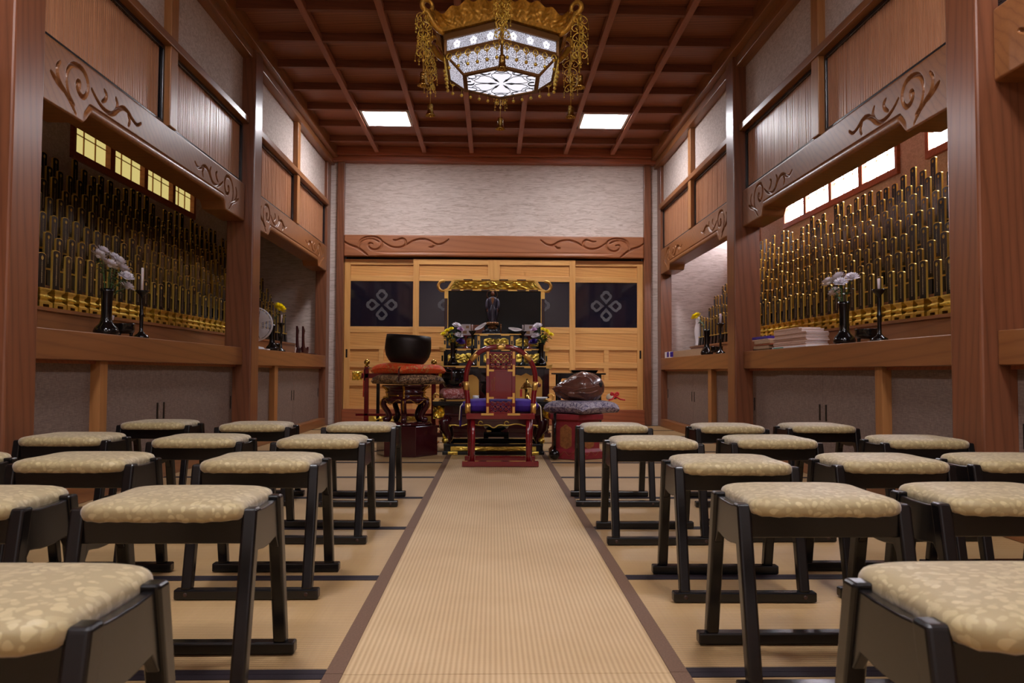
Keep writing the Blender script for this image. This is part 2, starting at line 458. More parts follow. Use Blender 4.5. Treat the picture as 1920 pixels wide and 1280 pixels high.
# ---- carved beams: a height field with engraved scrolls
SW = [[(0.422,2.225),(0.371,2.257),(0.344,2.302),(0.337,2.363),(0.363,2.419),(0.411,2.453),(0.479,2.461),(0.532,2.445),(0.566,2.4),(0.564,2.351),(0.53,2.301),(0.487,2.299),(0.455,2.321),(0.441,2.348),(0.457,2.378),(0.483,2.373),(0.476,2.342)],
 [(0.275,2.409),(0.245,2.377),(0.247,2.337),(0.273,2.293),(0.321,2.271),(0.38,2.233),(0.441,2.18)], [(0.19,2.324),(0.257,2.288),(0.33,2.265)],
 [(0.607,2.382),(0.655,2.346),(0.723,2.315),(0.812,2.305),(0.873,2.323),(0.942,2.381),(0.995,2.405),(1.061,2.4),(1.119,2.366),(1.189,2.35),(1.24,2.384)],
 [(0.893,2.433),(0.921,2.399),(0.902,2.357),(0.862,2.322)], [(0.752,2.43),(0.782,2.411),(0.769,2.376),(0.727,2.349)], [(1.056,2.378),(1.086,2.35),(1.065,2.311)]]
BW = [[(-0.015,2.624),(0.073,2.561),(0.183,2.53),(0.278,2.467),(0.342,2.413)],
 [(0.215,2.514),(0.222,2.625),(0.308,2.677),(0.434,2.684),(0.529,2.643),(0.553,2.564),(0.499,2.5),(0.404,2.491),(0.341,2.547),(0.364,2.594),(0.411,2.579)],
 [(0.553,2.612),(0.656,2.541),(0.783,2.518),(0.893,2.566),(0.877,2.638),(0.829,2.662),(0.75,2.629),(0.703,2.637)],
 [(0.893,2.566),(0.987,2.631),(1.114,2.656),(1.225,2.632),(1.304,2.577),(1.399,2.578),(1.494,2.65)], [(1.304,2.577),(1.257,2.529),(1.217,2.537)],
 [(0.222,2.56),(0.24,2.60),(0.31,2.645),(0.42,2.652),(0.50,2.61)]]
def smooth_line(P, it=2):
    P = np.array(P, float)
    for _ in range(it):
        Q = [P[0]]
        for a, b in zip(P[:-1], P[1:]): Q += [0.75*a+0.25*b, 0.25*a+0.75*b]
        Q.append(P[-1]); P = np.array(Q)
    return P
def groove(lines, U, V, width, depth):
    H = np.zeros_like(U)
    for L in lines:
        P = smooth_line(L); n = len(P)-1
        D = np.full(U.shape, 9.0); T = np.zeros(U.shape)
        lo = P.min(0)-0.06; hi = P.max(0)+0.06
        msk = (U > lo[0]) & (U < hi[0]) & (V > lo[1]) & (V < hi[1])
        u = U[msk]; v = V[msk]; d = np.full(u.shape, 9.0); tt = np.zeros(u.shape)
        for i in range(n):
            a, b = P[i], P[i+1]; ab = b-a; l2 = (ab**2).sum()+1e-12
            t = np.clip(((u-a[0])*ab[0]+(v-a[1])*ab[1])/l2, 0, 1)
            dd = np.hypot(u-a[0]-t*ab[0], v-a[1]-t*ab[1])
            m = dd < d; d[m] = dd[m]; tt[m] = (i+t[m])/n
        wd = width*(0.45+0.55*np.sin(np.pi*np.clip(tt, 0.02, 0.98)))
        h = depth*np.clip(1-(d/wd)**2, 0, 1)**0.5
        H[msk] = np.maximum(H[msk], h)
    return H
def carved_beam(length, zt, lines, thick, zlow, zmid, notch, width=0.014, depth=0.016, cut=None, res=0.0065):
    """local x = along the beam 0..length, y = 0 is the carved face (towards -y), z = world height"""
    ends = 1.3 if lines is SW else 1.55
    ends = min(ends, length/2)
    nf = int(ends/res); mid = max(int((length-2*ends)/0.05), 1)
    us = list(np.linspace(0, ends, nf)) + ([length/2] if length-2*ends < 0.05 else list(np.linspace(ends, length-ends, mid+1))[1:-1]) + list(np.linspace(length-ends, length, nf))
    us = np.array(sorted(set(np.round(us, 5))))
    def zb(u):
        e = np.minimum(u, length-u); a, b = notch
        t = np.clip((e-a)/(b-a), 0, 1); t = t*t*(3-2*t)
        return zlow + (zmid-zlow)*t
    nv = int((zt-zlow)/res)
    vs_ = np.linspace(0, 1, nv)
    U, W = np.meshgrid(us, vs_)
    Zb = zb(U); V = Zb + (zt-Zb)*W
    E = np.minimum(U, length-U)
    H = groove(lines, E, V, width, depth)
    # round moulding along the lower edge between the notches, eased corners
    zz = V - Zb; mt = np.clip((E-notch[0])/(notch[1]-notch[0]), 0, 1)
    H = H - 0.012*mt*np.sqrt(np.clip(1-((zz-0.026)/0.024)**2, 0, 1)) + 0.010*mt*np.clip(1-((zz-0.058)/0.007)**2, 0, 1)
    H = H + 0.008*np.clip(1-(zt-V)/0.012, 0, 1)**2 + 0.008*np.clip(1-zz/0.01, 0, 1)**2 + 0.02*np.clip(1-E/0.02, 0, 1)**2
    mb = MB(); nu = len(us)
    vs = [(U[j, i], H[j, i], V[j, i]) for j in range(nv) for i in range(nu)]
    fs = [(j*nu+i, j*nu+i+1, (j+1)*nu+i+1, (j+1)*nu+i) for j in range(nv-1) for i in range(nu-1)]
    mb.add(vs, fs, 0, True)
    o = len(mb.v)
    mb.v += [(us[i], thick, float(zb(us[i]))) for i in range(nu)] + [(us[i], thick, zt) for i in range(nu)]
    for i in range(nu-1):
        for f in ((i, i+1, o+i+1, o+i), (o+i, o+i+1, o+nu+i+1, o+nu+i), (o+nu+i, o+nu+i+1, (nv-1)*nu+i+1, (nv-1)*nu+i)):
            mb.f.append(list(f)); mb.m.append(0); mb.s.append(False)
    for i, ln in ((0, 0), (nu-1, 1)):
        mb.f.append([j*nu+i for j in range(nv)] + [o+nu+i, o+i]); mb.m.append(0); mb.s.append(False)
    return mb
# ---- wall bays
BAYS = [(-2.0, 1.63), (1.88, 5.36), (5.60, 8.98)]
PANELS = {   # fusuma edges along y as fractions: [a0,a1] post [b,c,d]
 0: [(-2.0, -0.75), None, (-0.66, 0.35), (0.35, 1.20), (1.20, 1.63)],
 1: [(1.88, 2.79), (2.79, 2.88), (2.88, 3.755), (3.755, 4.69), (4.69, 5.36)],
 2: [(5.60, 6.56), (6.56, 6.69), (6.69, 7.50), (7.50, 8.42), (8.42, 8.98)]}
ORD = {0: 'nearest', 1: 'middle', 2: 'far'}
carve_cache = {}
for s in (-1, 1):
    d = DZ(s); side = 'left' if s < 0 else 'right'
    wl = MB()
    base = MB()
    bays = BAYS if s > 0 else [(-2.0, 1.69), (1.94, 5.36), BAYS[2]]
    for bi, (y0, y1) in enumerate(bays):
        L = y1-y0
        # carved beam
        key = round(L, 3)
        if key not in carve_cache:
            carve_cache[key] = carved_beam(L, 2.505, SW, 0.2, 2.155, 2.222, (0.52, 0.60), 0.0135, 0.020, res=0.0042).mesh('carved_beam', [M['beam_y']])
        n_trim[0] += 1
        o = bpy.data.objects.new('trim_%d' % n_trim[0], carve_cache[key]); COL.objects.link(o); o['kind'] = 'structure'
        # local x -> world y ; local y -> outward
        if s < 0:
            o.matrix_world = Matrix(((0, -1, 0, X(s, 0)), (1, 0, 0, y0), (0, 0, 1, d), (0, 0, 0, 1)))
        else:
            o.matrix_world = Matrix(((0, 1, 0, X(s, 0)), (-1, 0, 0, y1), (0, 0, 1, d), (0, 0, 0, 1)))
        # shelf beam + shelf board
        b = MB(); b.box(X(s, 0), X(s, 0.12), y0, y1, 0.805+d, 0.968+d); trim(b, M['beam_y'], 0.005)
        # rail above the slat panels and mullion
        b = MB(); b.box(X(s, -0.025), X(s, 0.1), y0, y1, 3.085+d, 3.148+d); trim(b, M['beam_y'], 0.006)
        ym = (y0+y1)/2 + 0.02
        b = MB(); b.box(X(s, -0.012), X(s, 0.12), ym-0.062, ym+0.062, 2.505+d, 3.72+d); trim(b, M['mullion'], 0.006)
        wl.box(X(s, 0.045), X(s, 0.08), y0, y1, 3.13+d, 3.72+d)
        # slat panels
        for pi, (a, c) in enumerate(((y0, ym-0.062), (ym+0.062, y1))):
            t = thing('slatted_transom_panel', '', 'transom panel', (X(s, 0.06), (a+c)/2, 2.508+d), 0, 'slatted transom panels above the carved beams')
            hw = (c-a)/2; Hh = 0.575
            where = {0: 'nearest bay', 1: 'middle bay', 2: 'far bay'}[bi]
            t['label'] = 'black-framed panel of thin vertical wood slats, %s half, above %s wall %s' % (('camera-side' if pi == 0 else 'altar-side'), side, where)
            fr = MB(); f = 0.03
            for q in ((-hw, hw, 0.0, f), (-hw, hw, Hh-f, Hh)): fr.box(-0.028, 0.028, q[0], q[1], q[2], q[3])
            for q in (-hw, hw-f): fr.box(-0.028, 0.028, q, q+f, f, Hh-f)
            fr.build('frame', M['black_frame'], t, 0.003)
            bk = MB(); bk.box(0.006*s, 0.02*s, -hw+0.01, hw-0.01, 0.01, Hh-0.01); bk.build('backing', M['dark_void'], t)
            sl = MB(); y = -hw+f+0.006
            while y < hw-f-0.012:
                wv = 0.0150+random.uniform(-0.0012, 0.0012); dx = random.uniform(-0.002, 0.002)
                sl.box(-0.012+dx, 0.005+dx, y, y+wv, f, Hh-f); y += 0.0245
            so = sl.build('slats', M['slat'], t)
        # baseboard
        base.box(X(s, -0.012), X(s, 0.12), y0, y1, 0.0, 0.105)
    struct('baseboard_%s' % side, base, M['beam_y'], bev=0.006)
    struct('wall_%s' % side, wl, M['paper_y'])
    # cabinets under the shelf
    for bi, (y0, y1) in enumerate(bays):
        t = thing('sliding_door_cabinet', 'built-in cabinet with grey-brown cloth sliding doors below the %s shelf, %s bay' % (side, ORD[bi]), 'cabinet', (X(s, 0.06), (y0+y1)/2, 0.105), 0, 'cabinets under the side shelves')
        yc = (y0+y1)/2
        bk = MB(); bk.box(0.05*s, 0.35*s, y0-yc, y1-yc, 0, 0.69+d); bk.build('carcass', M['dark_void'], t)
        rl = MB(); rl.box(-0.0*s, 0.06*s, y0-yc, y1-yc, 0.68+d, 0.70+d); rl.build('top_rail', M['sill'], t)
        P = PANELS[bi]
        post = P[1] if P[1] else (-0.75, -0.66)
        pb = MB(); pb.box(-0.03*s, 0.05*s, post[0]-yc, post[1]-yc, 0, 0.70+d); pb.build('post', M['mullion'], t, 0.003)
        for k, pr in enumerate((P[0], P[2], P[3], P[4])):
            off = 0.012 if k in (1, 2) else 0.028
            q = MB(); q.box(off*s, (off+0.016)*s, pr[0]-yc+0.002, pr[1]-yc-0.002, 0.0, 0.685+d)
            po = q.build('sliding_panel', M['linen'], t, 0.002)
            hy = {0: pr[0]+0.05, 1: pr[1]-0.055, 2: pr[0]+0.055, 3: pr[1]-0.05}[k]-yc
            if k or bi == 0:
                h = MB(); h.box((off-0.004)*s, (off+0.001)*s, hy-0.012, hy+0.012, 0.30, 0.42); h.build('handle', M['steel_dark'], po, 0.002)
    # alcove: shelf board, riser ledge, steps, walls
    b = MB(); b.box(X(s, 0.12), X(s, 0.44), -2.0, 9.1, 0.94+d, 0.966+d); trim(b, M['beam_y'])
    b = MB(); b.box(X(s, 0.435), X(s, 0.47), -2.0, 9.02, 0.966+d, 1.128+d); b.box(X(s, 0.42), X(s, 0.56), -2.0, 9.02, 1.115+d, 1.137+d)
    for k in range(1, 7):
        z = 1.137+0.154*k+d; x = 0.42+0.1*k
        b.box(X(s, x+0.012), X(s, x+0.03), -2.0, 8.9, z-0.154, z-0.012); b.box(X(s, x), X(s, x+0.14), -2.0, 8.9, z-0.018, z)
    trim(b, M['beam_y'])
    DW = 1.22
    aw = MB()
    wz0, wz1 = 2.585+d, 2.955+d
    if s < 0: groups = [[(0.50,1.12),(1.20,1.82)], [(2.28,2.92),(3.0,3.66)], [(4.63,5.22),(5.31,5.92),(6.00,6.62),(6.69,7.23)]]  # camera-side groups: unseen windows, added to make the gilt tablet edges shine
    else: groups = [[(4.81,5.42),(5.50,6.11),(6.18,6.78),(6.85,7.43)], [(2.90,3.52),(3.60,4.27)], [(8.42,9.02)]]
    spans = [(g_[0][0]-0.05, g_[-1][1]+0.05) for g_ in groups]; spans.sort()
    aw.box(X(s, DW), X(s, DW+0.06), -2.2, 9.2, 0.0, wz0); aw.box(X(s, DW), X(s, DW+0.06), -2.2, 9.2, wz1, 3.1)
    yy = -2.2
    for a, c in spans: aw.box(X(s, DW), X(s, DW+0.06), yy, a, wz0, wz1); yy = c
    aw.box(X(s, DW), X(s, DW+0.06), yy, 9.2, wz0, wz1)
    struct('wall_%s_alcove' % side, aw, M['paper_y'])
    aw = MB(); aw.box(X(s, 0.1), X(s, DW+0.06), 9.10, 9.16, 0, 3.1); struct('wall_%s_alcove_end' % side, aw, M['paper_x'])
    aw = MB(); aw.box(X(s, 0.1), X(s, DW+0.06), -2.26, -2.2, 0, 3.1); struct('wall_%s_alcove_near_end' % side, aw, M['paper_x'])
    aw = MB(); aw.box(X(s, 0.07), X(s, DW+0.06), -2.26, 9.16, 3.02, 3.06); struct('ceiling_%s_alcove' % side, aw, M['ceil_board'])
    for gi, g_ in enumerate(groups):
        n = {(-1, 0): 5, (-1, 1): 6, (-1, 2): 1, (1, 0): 2, (1, 1): 3, (1, 2): 4}[(s, gi)]
        ya, yb_ = g_[0][0], g_[-1][1]
        fr = MB(); f = 0.05
        x0, x1 = X(s, DW-0.03), X(s, DW+0.05)
        fr.box(x0, x1, ya-f, yb_+f, wz0-f, wz0+0.012); fr.box(x0, x1, ya-f, yb_+f, wz1-0.012, wz1+f)
        ed = [ya-f] + [v for a, c in zip(g_[:-1], g_[1:]) for v in (a[1], c[0])] + [yb_+f]
        edges = [(ya-f, ya)] + [(a[1], c[0]) for a, c in zip(g_[:-1], g_[1:])] + [(yb_, yb_+f)]
        for a, c in edges: fr.box(x0, x1, a, c, wz0, wz1)
        wo = fr.build('window_%d' % n, M['sill'], None, 0.003); wo['kind'] = 'structure'
        for a, c in g_:
            p = MB(); p.box(X(s, DW+0.02), X(s, DW+0.03), a, c, wz0, wz1)
            p.build('paper_pane', M['yellow_paper' if s < 0 else 'day_paper'], wo)
            gr = MB(); t_ = 0.006
            zs = (wz0+wz1)/2; gr.box(X(s, DW+0.008), X(s, DW+0.021), a, c, zs-t_/2, zs+t_/2)
            for q in (1, 2):
                yq = a+(c-a)*q/3; gr.box(X(s, DW+0.008), X(s, DW+0.021), yq-t_/2, yq+t_/2, wz0, wz1)
            gr.build('lattice', M['mullion'], wo)
# ---- back wall
b = MB()
b.box(-2.6, -2.26, 9.2, 9.3, 0, 3.8); b.box(2.22, 2.6, 9.2, 9.3, 0, 3.8); b.box(-2.27, 2.23, 9.2, 9.3, 2.70, 3.8)
struct('wall_back', b, M['paper_x'])
for x0, x1 in ((-2.275, -2.175), (2.135, 2.235)):
    b = MB(); b.box(x0, x1, 9.13, 9.3, 0, 3.76); trim(b, M['pillar'], 0.006)
b = carved_beam(4.31, 2.708, BW, 0.15, 2.403, 2.403, (0.45, 0.56), 0.016, 0.028)
o = b.build('trim_%d' % (n_trim[0]+1), M['beam_x']); n_trim[0] += 1; o['kind'] = 'structure'; o.location = (-2.175, 9.12, 0)
b = MB(); b.box(-2.175, 2.135, 9.12, 9.3, 0, 0.222); b.box(-2.175, 2.135, 9.10, 9.3, 0.0, 0.03); trim(b, M['sill'], 0.005)
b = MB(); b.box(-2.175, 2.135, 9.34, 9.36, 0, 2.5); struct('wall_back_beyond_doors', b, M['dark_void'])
def crest(cx, cz, R, y, mats, parent):
    mb = MB()
    half_o = [(0.03,.13),(.14,.29),(.27,.42),(.365,.56),(.375,.68),(.31,.77),(.245,.80),(.225,.88),(.14,.97),(0,1.0)]
    half_i = [(0.02,.40),(.10,.47),(.18,.56),(.205,.63),(.18,.69),(.115,.70),(.10,.755),(.05,.79),(0.02,.80),(0,.80)]
    def petal(a):
        ca, sa = math.cos(a), math.sin(a)
        T = lambda p: (cx + R*(p[0]*ca - p[1]*sa), y, cz + R*(p[0]*sa + p[1]*ca))
        o_ = half_o + [(-x, z) for x, z in half_o[-2::-1]]; i_ = half_i + [(-x, z) for x, z in half_i[-2::-1]]
        k = len(o_)
        mb.add([T(p) for p in o_] + [T(p) for p in i_], [(i, (i+1) % k, k+(i+1) % k, k+i) for i in range(k)])
        sp = [(0, 0.10), (0.028, 0.22), (0, 0.34), (-0.028, 0.22)]
        mb.add([T(p) for p in sp], [(0, 1, 2, 3)])
    for q in range(4): petal(q*PI/2)
    return mb.build('frosted_crest', mats, parent)
def door(n, x0, x1, y, has):
    o = MB(); sw_ = 0.085
    z0, z1 = 0.222, 2.372
    o.box(x0, x0+sw_, y, y+0.035, z0, z1); o.box(x1-sw_, x1, y, y+0.035, z0, z1)
    do = o.build('door_%d' % n, M['door'], None, 0.003); do['kind'] = 'structure'
    r = MB()
    for a, c in ((2.292, 2.372), (2.055, 2.135), (1.315, 1.402), (1.075, 1.125), (0.815, 0.90), (0.552, 0.638), (0.222, 0.262)):
        r.box(x0+sw_, x1-sw_, y+0.002, y+0.033, a, c)
    xm = (x0+x1)/2
    r.box(xm-0.035, xm+0.035, y+0.003, y+0.032, 0.638, 0.815) if n in (3, 4) else None
    r.box(xm-0.035, xm+0.035, y+0.003, y+0.032, 0.90, 1.075)
    r.build('rails', M['door_h'], do, 0.003)
    p = MB(); p.box(x0+0.05, x1-0.05, y+0.024, y+0.032, 0.24, 1.35); p.box(x0+0.05, x1-0.05, y+0.024, y+0.032, 2.10, 2.32)
    p.box(x0+sw_, x1-sw_, y+0.008, y+0.02, 1.115, 1.325)
    p.build('board_panels', M['door_panel'], do)
    gl = MB(); gl.box(x0+sw_-0.01, x1-sw_+0.01, y+0.016, y+0.022, 1.395, 2.062); go = gl.build('glass_pane', M['glass_dark'], do)
    crest((x0+x1)/2, 1.715, 0.225, y+0.0145, M['frost'], go)
    if has:
        hx = x0+0.04 if has < 0 else x1-0.04
        h = MB(); h.box(hx-0.013, hx+0.013, y-0.002, y+0.004, 0.955, 1.075); h.build('handle', M['steel_dark'], do, 0.002)
door(1, -2.172, -1.105, 9.215, -1); door(2, -1.185, -0.03, 9.165, 0); door(3, -0.03, 1.145, 9.165, 0); door(4, 1.065, 2.132, 9.215, 1)
# ---- wall behind the camera with its wooden entrance doors
b = MB(); b.box(-2.6, 2.6, -3.66, -3.6, 2.2, 3.95); b.box(-2.6, -1.95, -3.66, -3.6, -0.03, 2.2); b.box(1.91, 2.6, -3.66, -3.6, -0.03, 2.2); struct('wall_front', b, M['paper_x'])
for k in range(4):
    xa = -1.95+0.965*k; xb = xa+0.965
    b = MB(); f = 0.04
    b.box(xa, xa+f, -3.64, -3.61, 0, 2.2); b.box(xb-f, xb, -3.64, -3.61, 0, 2.2)
    for za, zb_ in ((0, 0.40), (2.12, 2.2)): b.box(xa+f, xb-f, -3.64, -3.61, za, zb_)
    do = b.build('door_%d' % (5+k), M['mullion']); do['kind'] = 'structure'
    b = MB(); b.box(xa+f, xb-f, -3.632, -3.628, 0.40, 2.12); b.build('paper_pane', M['front_paper'], do)
    b = MB()
    for q in range(1, 4): b.box(xa+f+(0.885)*q/4-0.005, xa+f+0.885*q/4+0.005, -3.627, -3.618, 0.40, 2.12)
    for q in range(1, 7): b.box(xa+f, xb-f, -3.627, -3.618, 0.40+1.72*q/7-0.005, 0.40+1.72*q/7+0.005)
    b.build('lattice', M['mullion'], do)
for s in (-1, 1):
    b = MB(); b.box(X(s, 0.0), X(s, 0.06), -3.6, -2.2, -0.03, 3.95); struct('wall_%s_near_end' % ('left' if s < 0 else 'right'), b, M['paper_y'])
# ---- ceiling lights
lt = None
spots = [(BX[0]+0.335, 7.56, 'left'), (BX[4]+0.335, 7.56, 'right'), (BX[0]+0.335, 0.52, 'left'), (BX[4]+0.335, 0.52, 'right'), (BX[0]+0.335, -2.04, 'left'), (BX[4]+0.335, -2.04, 'right')]
for x, y, sd in spots:
    lab = 'square white ceiling light panel set in the coffers, %s side, %s' % (sd, 'nearest the back wall' if y > 5 else ('over the stools' if y > 0 else 'above the room entrance'))
    if lt is None:
        lt = thing('ceiling_light', lab, 'ceiling light', (x, y, 3.87), 0, 'square ceiling lights')
        fr = MB()
        for a in (-1, 1):
            fr.box(a*0.262, a*0.29, -0.29, 0.29, 0.0, 0.08); fr.box(-0.262, 0.262, a*0.262, a*0.29, 0.0, 0.08)
        fr.build('frame', M['paper_white'], lt, 0.003)
        q = MB(); q.box(-0.262, 0.262, -0.262, 0.262, 0.012, 0.03); q.build('diffuser', M['led'], lt)
    else: dup(lt, (x, y, 3.87), 0, lab)
# ================================================================ STOOLS
def make_stool(label):
    t = thing('stool', label, 'stool', (0, 0, 0), 0, 'black stools with gold damask cushions')
    # foot bars run across, front and back
    for s in (-1, 1):
        b = MB(); b.box(-0.236, 0.236, s*0.178-0.019, s*0.178+0.019, 0.0, 0.032)
        fb = b.build('foot_bar', M['stool_wood'], t, 0.005)
        for q in (-1, 1):
            pg = MB(); c = (q*0.197, s*0.178+s*0.0192, 0.016)
            pg.sphere(c, (0.007, 0.002, 0.007), 10, 6); pg.build('plug', M['plug'], fb)
    # four splayed legs
    for sx in (-1, 1):
        for sy in (-1, 1):
            b = MB(); x0, x1 = sx*0.197-0.0175, sx*0.197+0.0175
            yb, yt = sy*0.178, sy*0.098
            lo = [(x0, yb-0.017, 0.03), (x1, yb-0.017, 0.03), (x1, yb+0.017, 0.03), (x0, yb+0.017, 0.03)]
            hi = [(x0, yt-0.021, 0.432), (x1, yt-0.021, 0.432), (x1, yt+0.019, 0.432), (x0, yt+0.019, 0.432)]
            if sy < 0: hi = [(x0, yt-0.019, 0.432), (x1, yt-0.019, 0.432), (x1, yt+0.021, 0.432), (x0, yt+0.021, 0.432)]
            b.hexa(lo, hi); b.build('leg', M['stool_wood'], t, 0.007, 3)
    # shaped side panels
    for sx in (-1, 1):
        pts = []
        def edge(z): return 0.178 + (0.098-0.178)*(z-0.03)/0.402
        pts += [(-edge(0.424), 0.424), (-0.03, 0.420), (0.03, 0.420), (edge(0.424), 0.424), (edge(0.285), 0.285)]
        low = [(0.118, 0.288), (0.100, 0.296), (0.088, 0.312), (0.076, 0.328), (0.055, 0.326), (0.030, 0.322)]
        pts += low + [(0, 0.321)] + [(-a, z) for a, z in low[::-1]] + [(-edge(0.285), 0.285)]
        b = MB(); b.prism(pts, 'x', sx*0.197-0.010, sx*0.197+0.010); b.build('side_panel', M['stool_wood'], t, 0.003)
    # aprons
    for s in (-1, 1):
        b = MB(); b.box(-0.182, 0.182, s*0.108-0.010, s*0.108+0.010, 0.352, 0.412); b.build('apron', M['stool_wood'], t, 0.003)
    b = MB(); b.box(-0.180, 0.180, -0.10, 0.10, 0.398, 0.410); b.build('seat_board', M['stool_wood'], t)
    # cushion
    b = MB(); n = 34
    ax, ay, r = 0.192, 0.166, 0.055
    def rim(u):
        a = 2*PI*u; ca, sa = math.cos(a), math.sin(a); p = 5.8
        k = (abs(ca)**p + abs(sa)**p)**(-1/p)
        x, y = ax*k*ca, ay*k*sa
        # the sides are nipped in between the leg tops
        return x - math.copysign(0.010, x)*math.exp(-(y/0.11)**4)*abs(ca)**2, y
    prof = [(0.0, 0.408), (0.88, 0.407), (0.955, 0.409), (0.985, 0.416), (0.998, 0.426), (1.0, 0.436), (0.995, 0.444), (0.978, 0.453), (0.942, 0.460), (0.87, 0.4665), (0.74, 0.472), (0.5, 0.4765), (0.25, 0.479), (0.0, 0.480)]
    nu = 72
    prof = [(q, 0.408+(z-0.408)*0.70) for q, z in prof]
    vs = []; fs = []
    for rr, z in prof:
        for k in range(nu):
            x, y = rim(k/nu)
            zz = z
            if 0.9 < rr and z < 0.422: zz += 0.0012*math.sin(k*2.9)+0.0008*math.sin(k*5.3)
            vs.append((x*rr, y*rr, zz))
    for i in range(len(prof)-1):
        for k in range(nu):
            k2 = (k+1) % nu; fs.append((i*nu+k, i*nu+k2, (i+1)*nu+k2, (i+1)*nu+k))
    b.add(vs, fs, 0, True)
    b.build('cushion', M['damask'], t)
    return t
LS = [  # x, y, which
 (-0.75, -0.87, 'left of the aisle, first row and closest to the camera'),
 (-0.80, -0.03, 'left of the aisle, second row from the camera'),
 (-1.33, -0.03, 'cut by the photo edge, left block, second row from the camera'),
 (-0.85, 0.83, 'left of the aisle, third row from the camera'),
 (-1.475, 0.83, 'second from the aisle in the left block, third row from the camera'),
 (-2.00, 0.83, 'mostly outside the left photo edge, third row from the camera'),
 (-0.82, 1.66, 'left of the aisle, second row from the altar'),
 (-1.38, 1.68, 'second from the aisle in the left block, second row from the altar'),
 (-2.01, 1.755, 'by the left wall, second row from the altar'),
 (-0.80, 2.60, 'left of the aisle, row closest to the altar'),
 (-1.41, 2.62, 'second from the aisle in the left block, row closest to the altar'),
 (-2.03, 2.77, 'by the left wall, row closest to the altar'),
 (0.725, -0.87, 'right of the aisle, first row and closest to the camera'),
 (0.77, 0.03, 'right of the aisle, second row from the camera'),
 (1.27, 0.04, 'cut by the photo edge, right block, second row from the camera'),
 (0.795, 0.78, 'right of the aisle, third row from the camera'),
 (1.365, 0.83, 'second from the aisle in the right block, third row from the camera'),
 (1.86, 0.85, 'cut by the photo edge, right block, third row from the camera'),
 (0.70, 1.63, 'right of the aisle, second row from the altar'),
 (1.265, 1.69, 'second from the aisle in the right block, second row from the altar'),
 (1.975, 1.70, 'by the right wall, second row from the altar'),
 (0.67, 2.60, 'right of the aisle, row closest to the altar'),
 (1.335, 2.58, 'second from the aisle in the right block, row closest to the altar'),
 (1.885, 2.63, 'by the right wall, row closest to the altar')]
proto = None
ang = random.Random(3)
for x, y, lab in LS:
    lab = 'gold-cushioned black stool ' + lab
    rz = ang.uniform(-0.02, 0.02)
    if proto is None:
        proto = make_stool(lab); proto.location = (x, y, 0.003); proto.rotation_euler.z = rz
    else: dup(proto, (x, y, 0.003), rz, lab)
# ================================================================ LANTERN
LX, LY = 0.01, 3.52
lan = thing('hanging_lantern', 'gilded hexagonal temple lantern with white glass panes and hanging bells under the ceiling', 'lantern', (LX, LY, 0))
def hexv(R, z, k, off=-PI/2): a = off + k*PI/3; return Vector((R*math.cos(a), R*math.sin(a), z))
def bar(mb, a, b, w, mat=0):
    mb.tube([a, b], w, 6, mat)
levels = [(0.452, 3.045), (0.446, 2.945), (0.436, 2.922), (0.300, 2.822)]
fr = MB()
def ring(mb, R, z, h, tk):
    for k in range(6):
        a0, a1 = hexv(R, z, k), hexv(R, z, k+1); b0, b1 = hexv(R-tk, z, k), hexv(R-tk, z, k+1)
        up = Vector((0, 0, h))
        mb.add([a0, a1, b1, b0, a0+up, a1+up, b1+up, b0+up], [(0,1,2,3),(4,5,6,7),(0,1,5,4),(3,2,6,7)])
ring(fr, 0.462, 3.03, 0.05, 0.03); ring(fr, 0.455, 2.922, 0.03, 0.03); ring(fr, 0.312, 2.812, 0.018, 0.035)
for k in range(6):
    bar(fr, hexv(0.447, 3.04, k), hexv(0.447, 2.93, k), 0.013)
    bar(fr, hexv(0.443, 2.93, k), hexv(0.303, 2.82, k), 0.011)
fr.build('frame', M['lan_frame'], lan, 0.002)
for k in range(6):
    g1 = MB(); i0, i1 = 0.03, 0.97
    a, b = hexv(0.440, 3.035, k), hexv(0.440, 3.035, k+1); c, d_ = hexv(0.440, 2.945, k+1), hexv(0.440, 2.945, k)
    up_pane = MB(); q = (hexv(1, 0, k)+hexv(1, 0, k+1)).normalized()*0.003
    up_pane.add([a, b, c, d_, a-q, b-q, c-q, d_-q], [(0,1,2,3),(7,6,5,4),(0,4,5,1),(2,6,7,3)])
    up = up_pane.build('upper_pane', M['lan_fine'], lan)
    # small white flowers on the upper band
    for fpos in (0.2, 0.5, 0.8):
        fl = MB()
        cc = (a*(1-fpos)+b*fpos)*0.5 + (d_*(1-fpos)+c*fpos)*0.5
        cc = cc + (hexv(1, 0, k)+hexv(1, 0, k+1)).normalized()*0.002
        tx = (b-a).normalized(); tz = Vector((0, 0, 1))
        for p5 in range(5):
            an = PI/2 + p5*2*PI/5
            pc = cc + tx*math.cos(an)*0.017 + tz*math.sin(an)*0.017
            vs = [pc + tx*0.012*math.cos(w_*PI/4) + tz*0.012*math.sin(w_*PI/4) for w_ in range(8)]
            fl.add(vs, [list(range(8))])
        fl.build('flower_inlay', M['lan_plain'], up)
    lp = MB(); a, b = hexv(0.428, 2.918, k), hexv(0.428, 2.918, k+1); c, d_ = hexv(0.296, 2.823, k+1), hexv(0.296, 2.823, k)
    lp.add([a, b, c, d_, a*0.99, b*0.99, c*0.99, d_*0.99], [(0,1,2,3)])
    lp.build('sloped_pane', M['lan_mid'], lan)
bp = MB(); bp.add([hexv(0.292, 2.822, k) for k in range(6)], [list(range(6))]); bpo = bp.build('bottom_pane', M['lan_plain'], lan)
fg = MB(); zf = 2.818
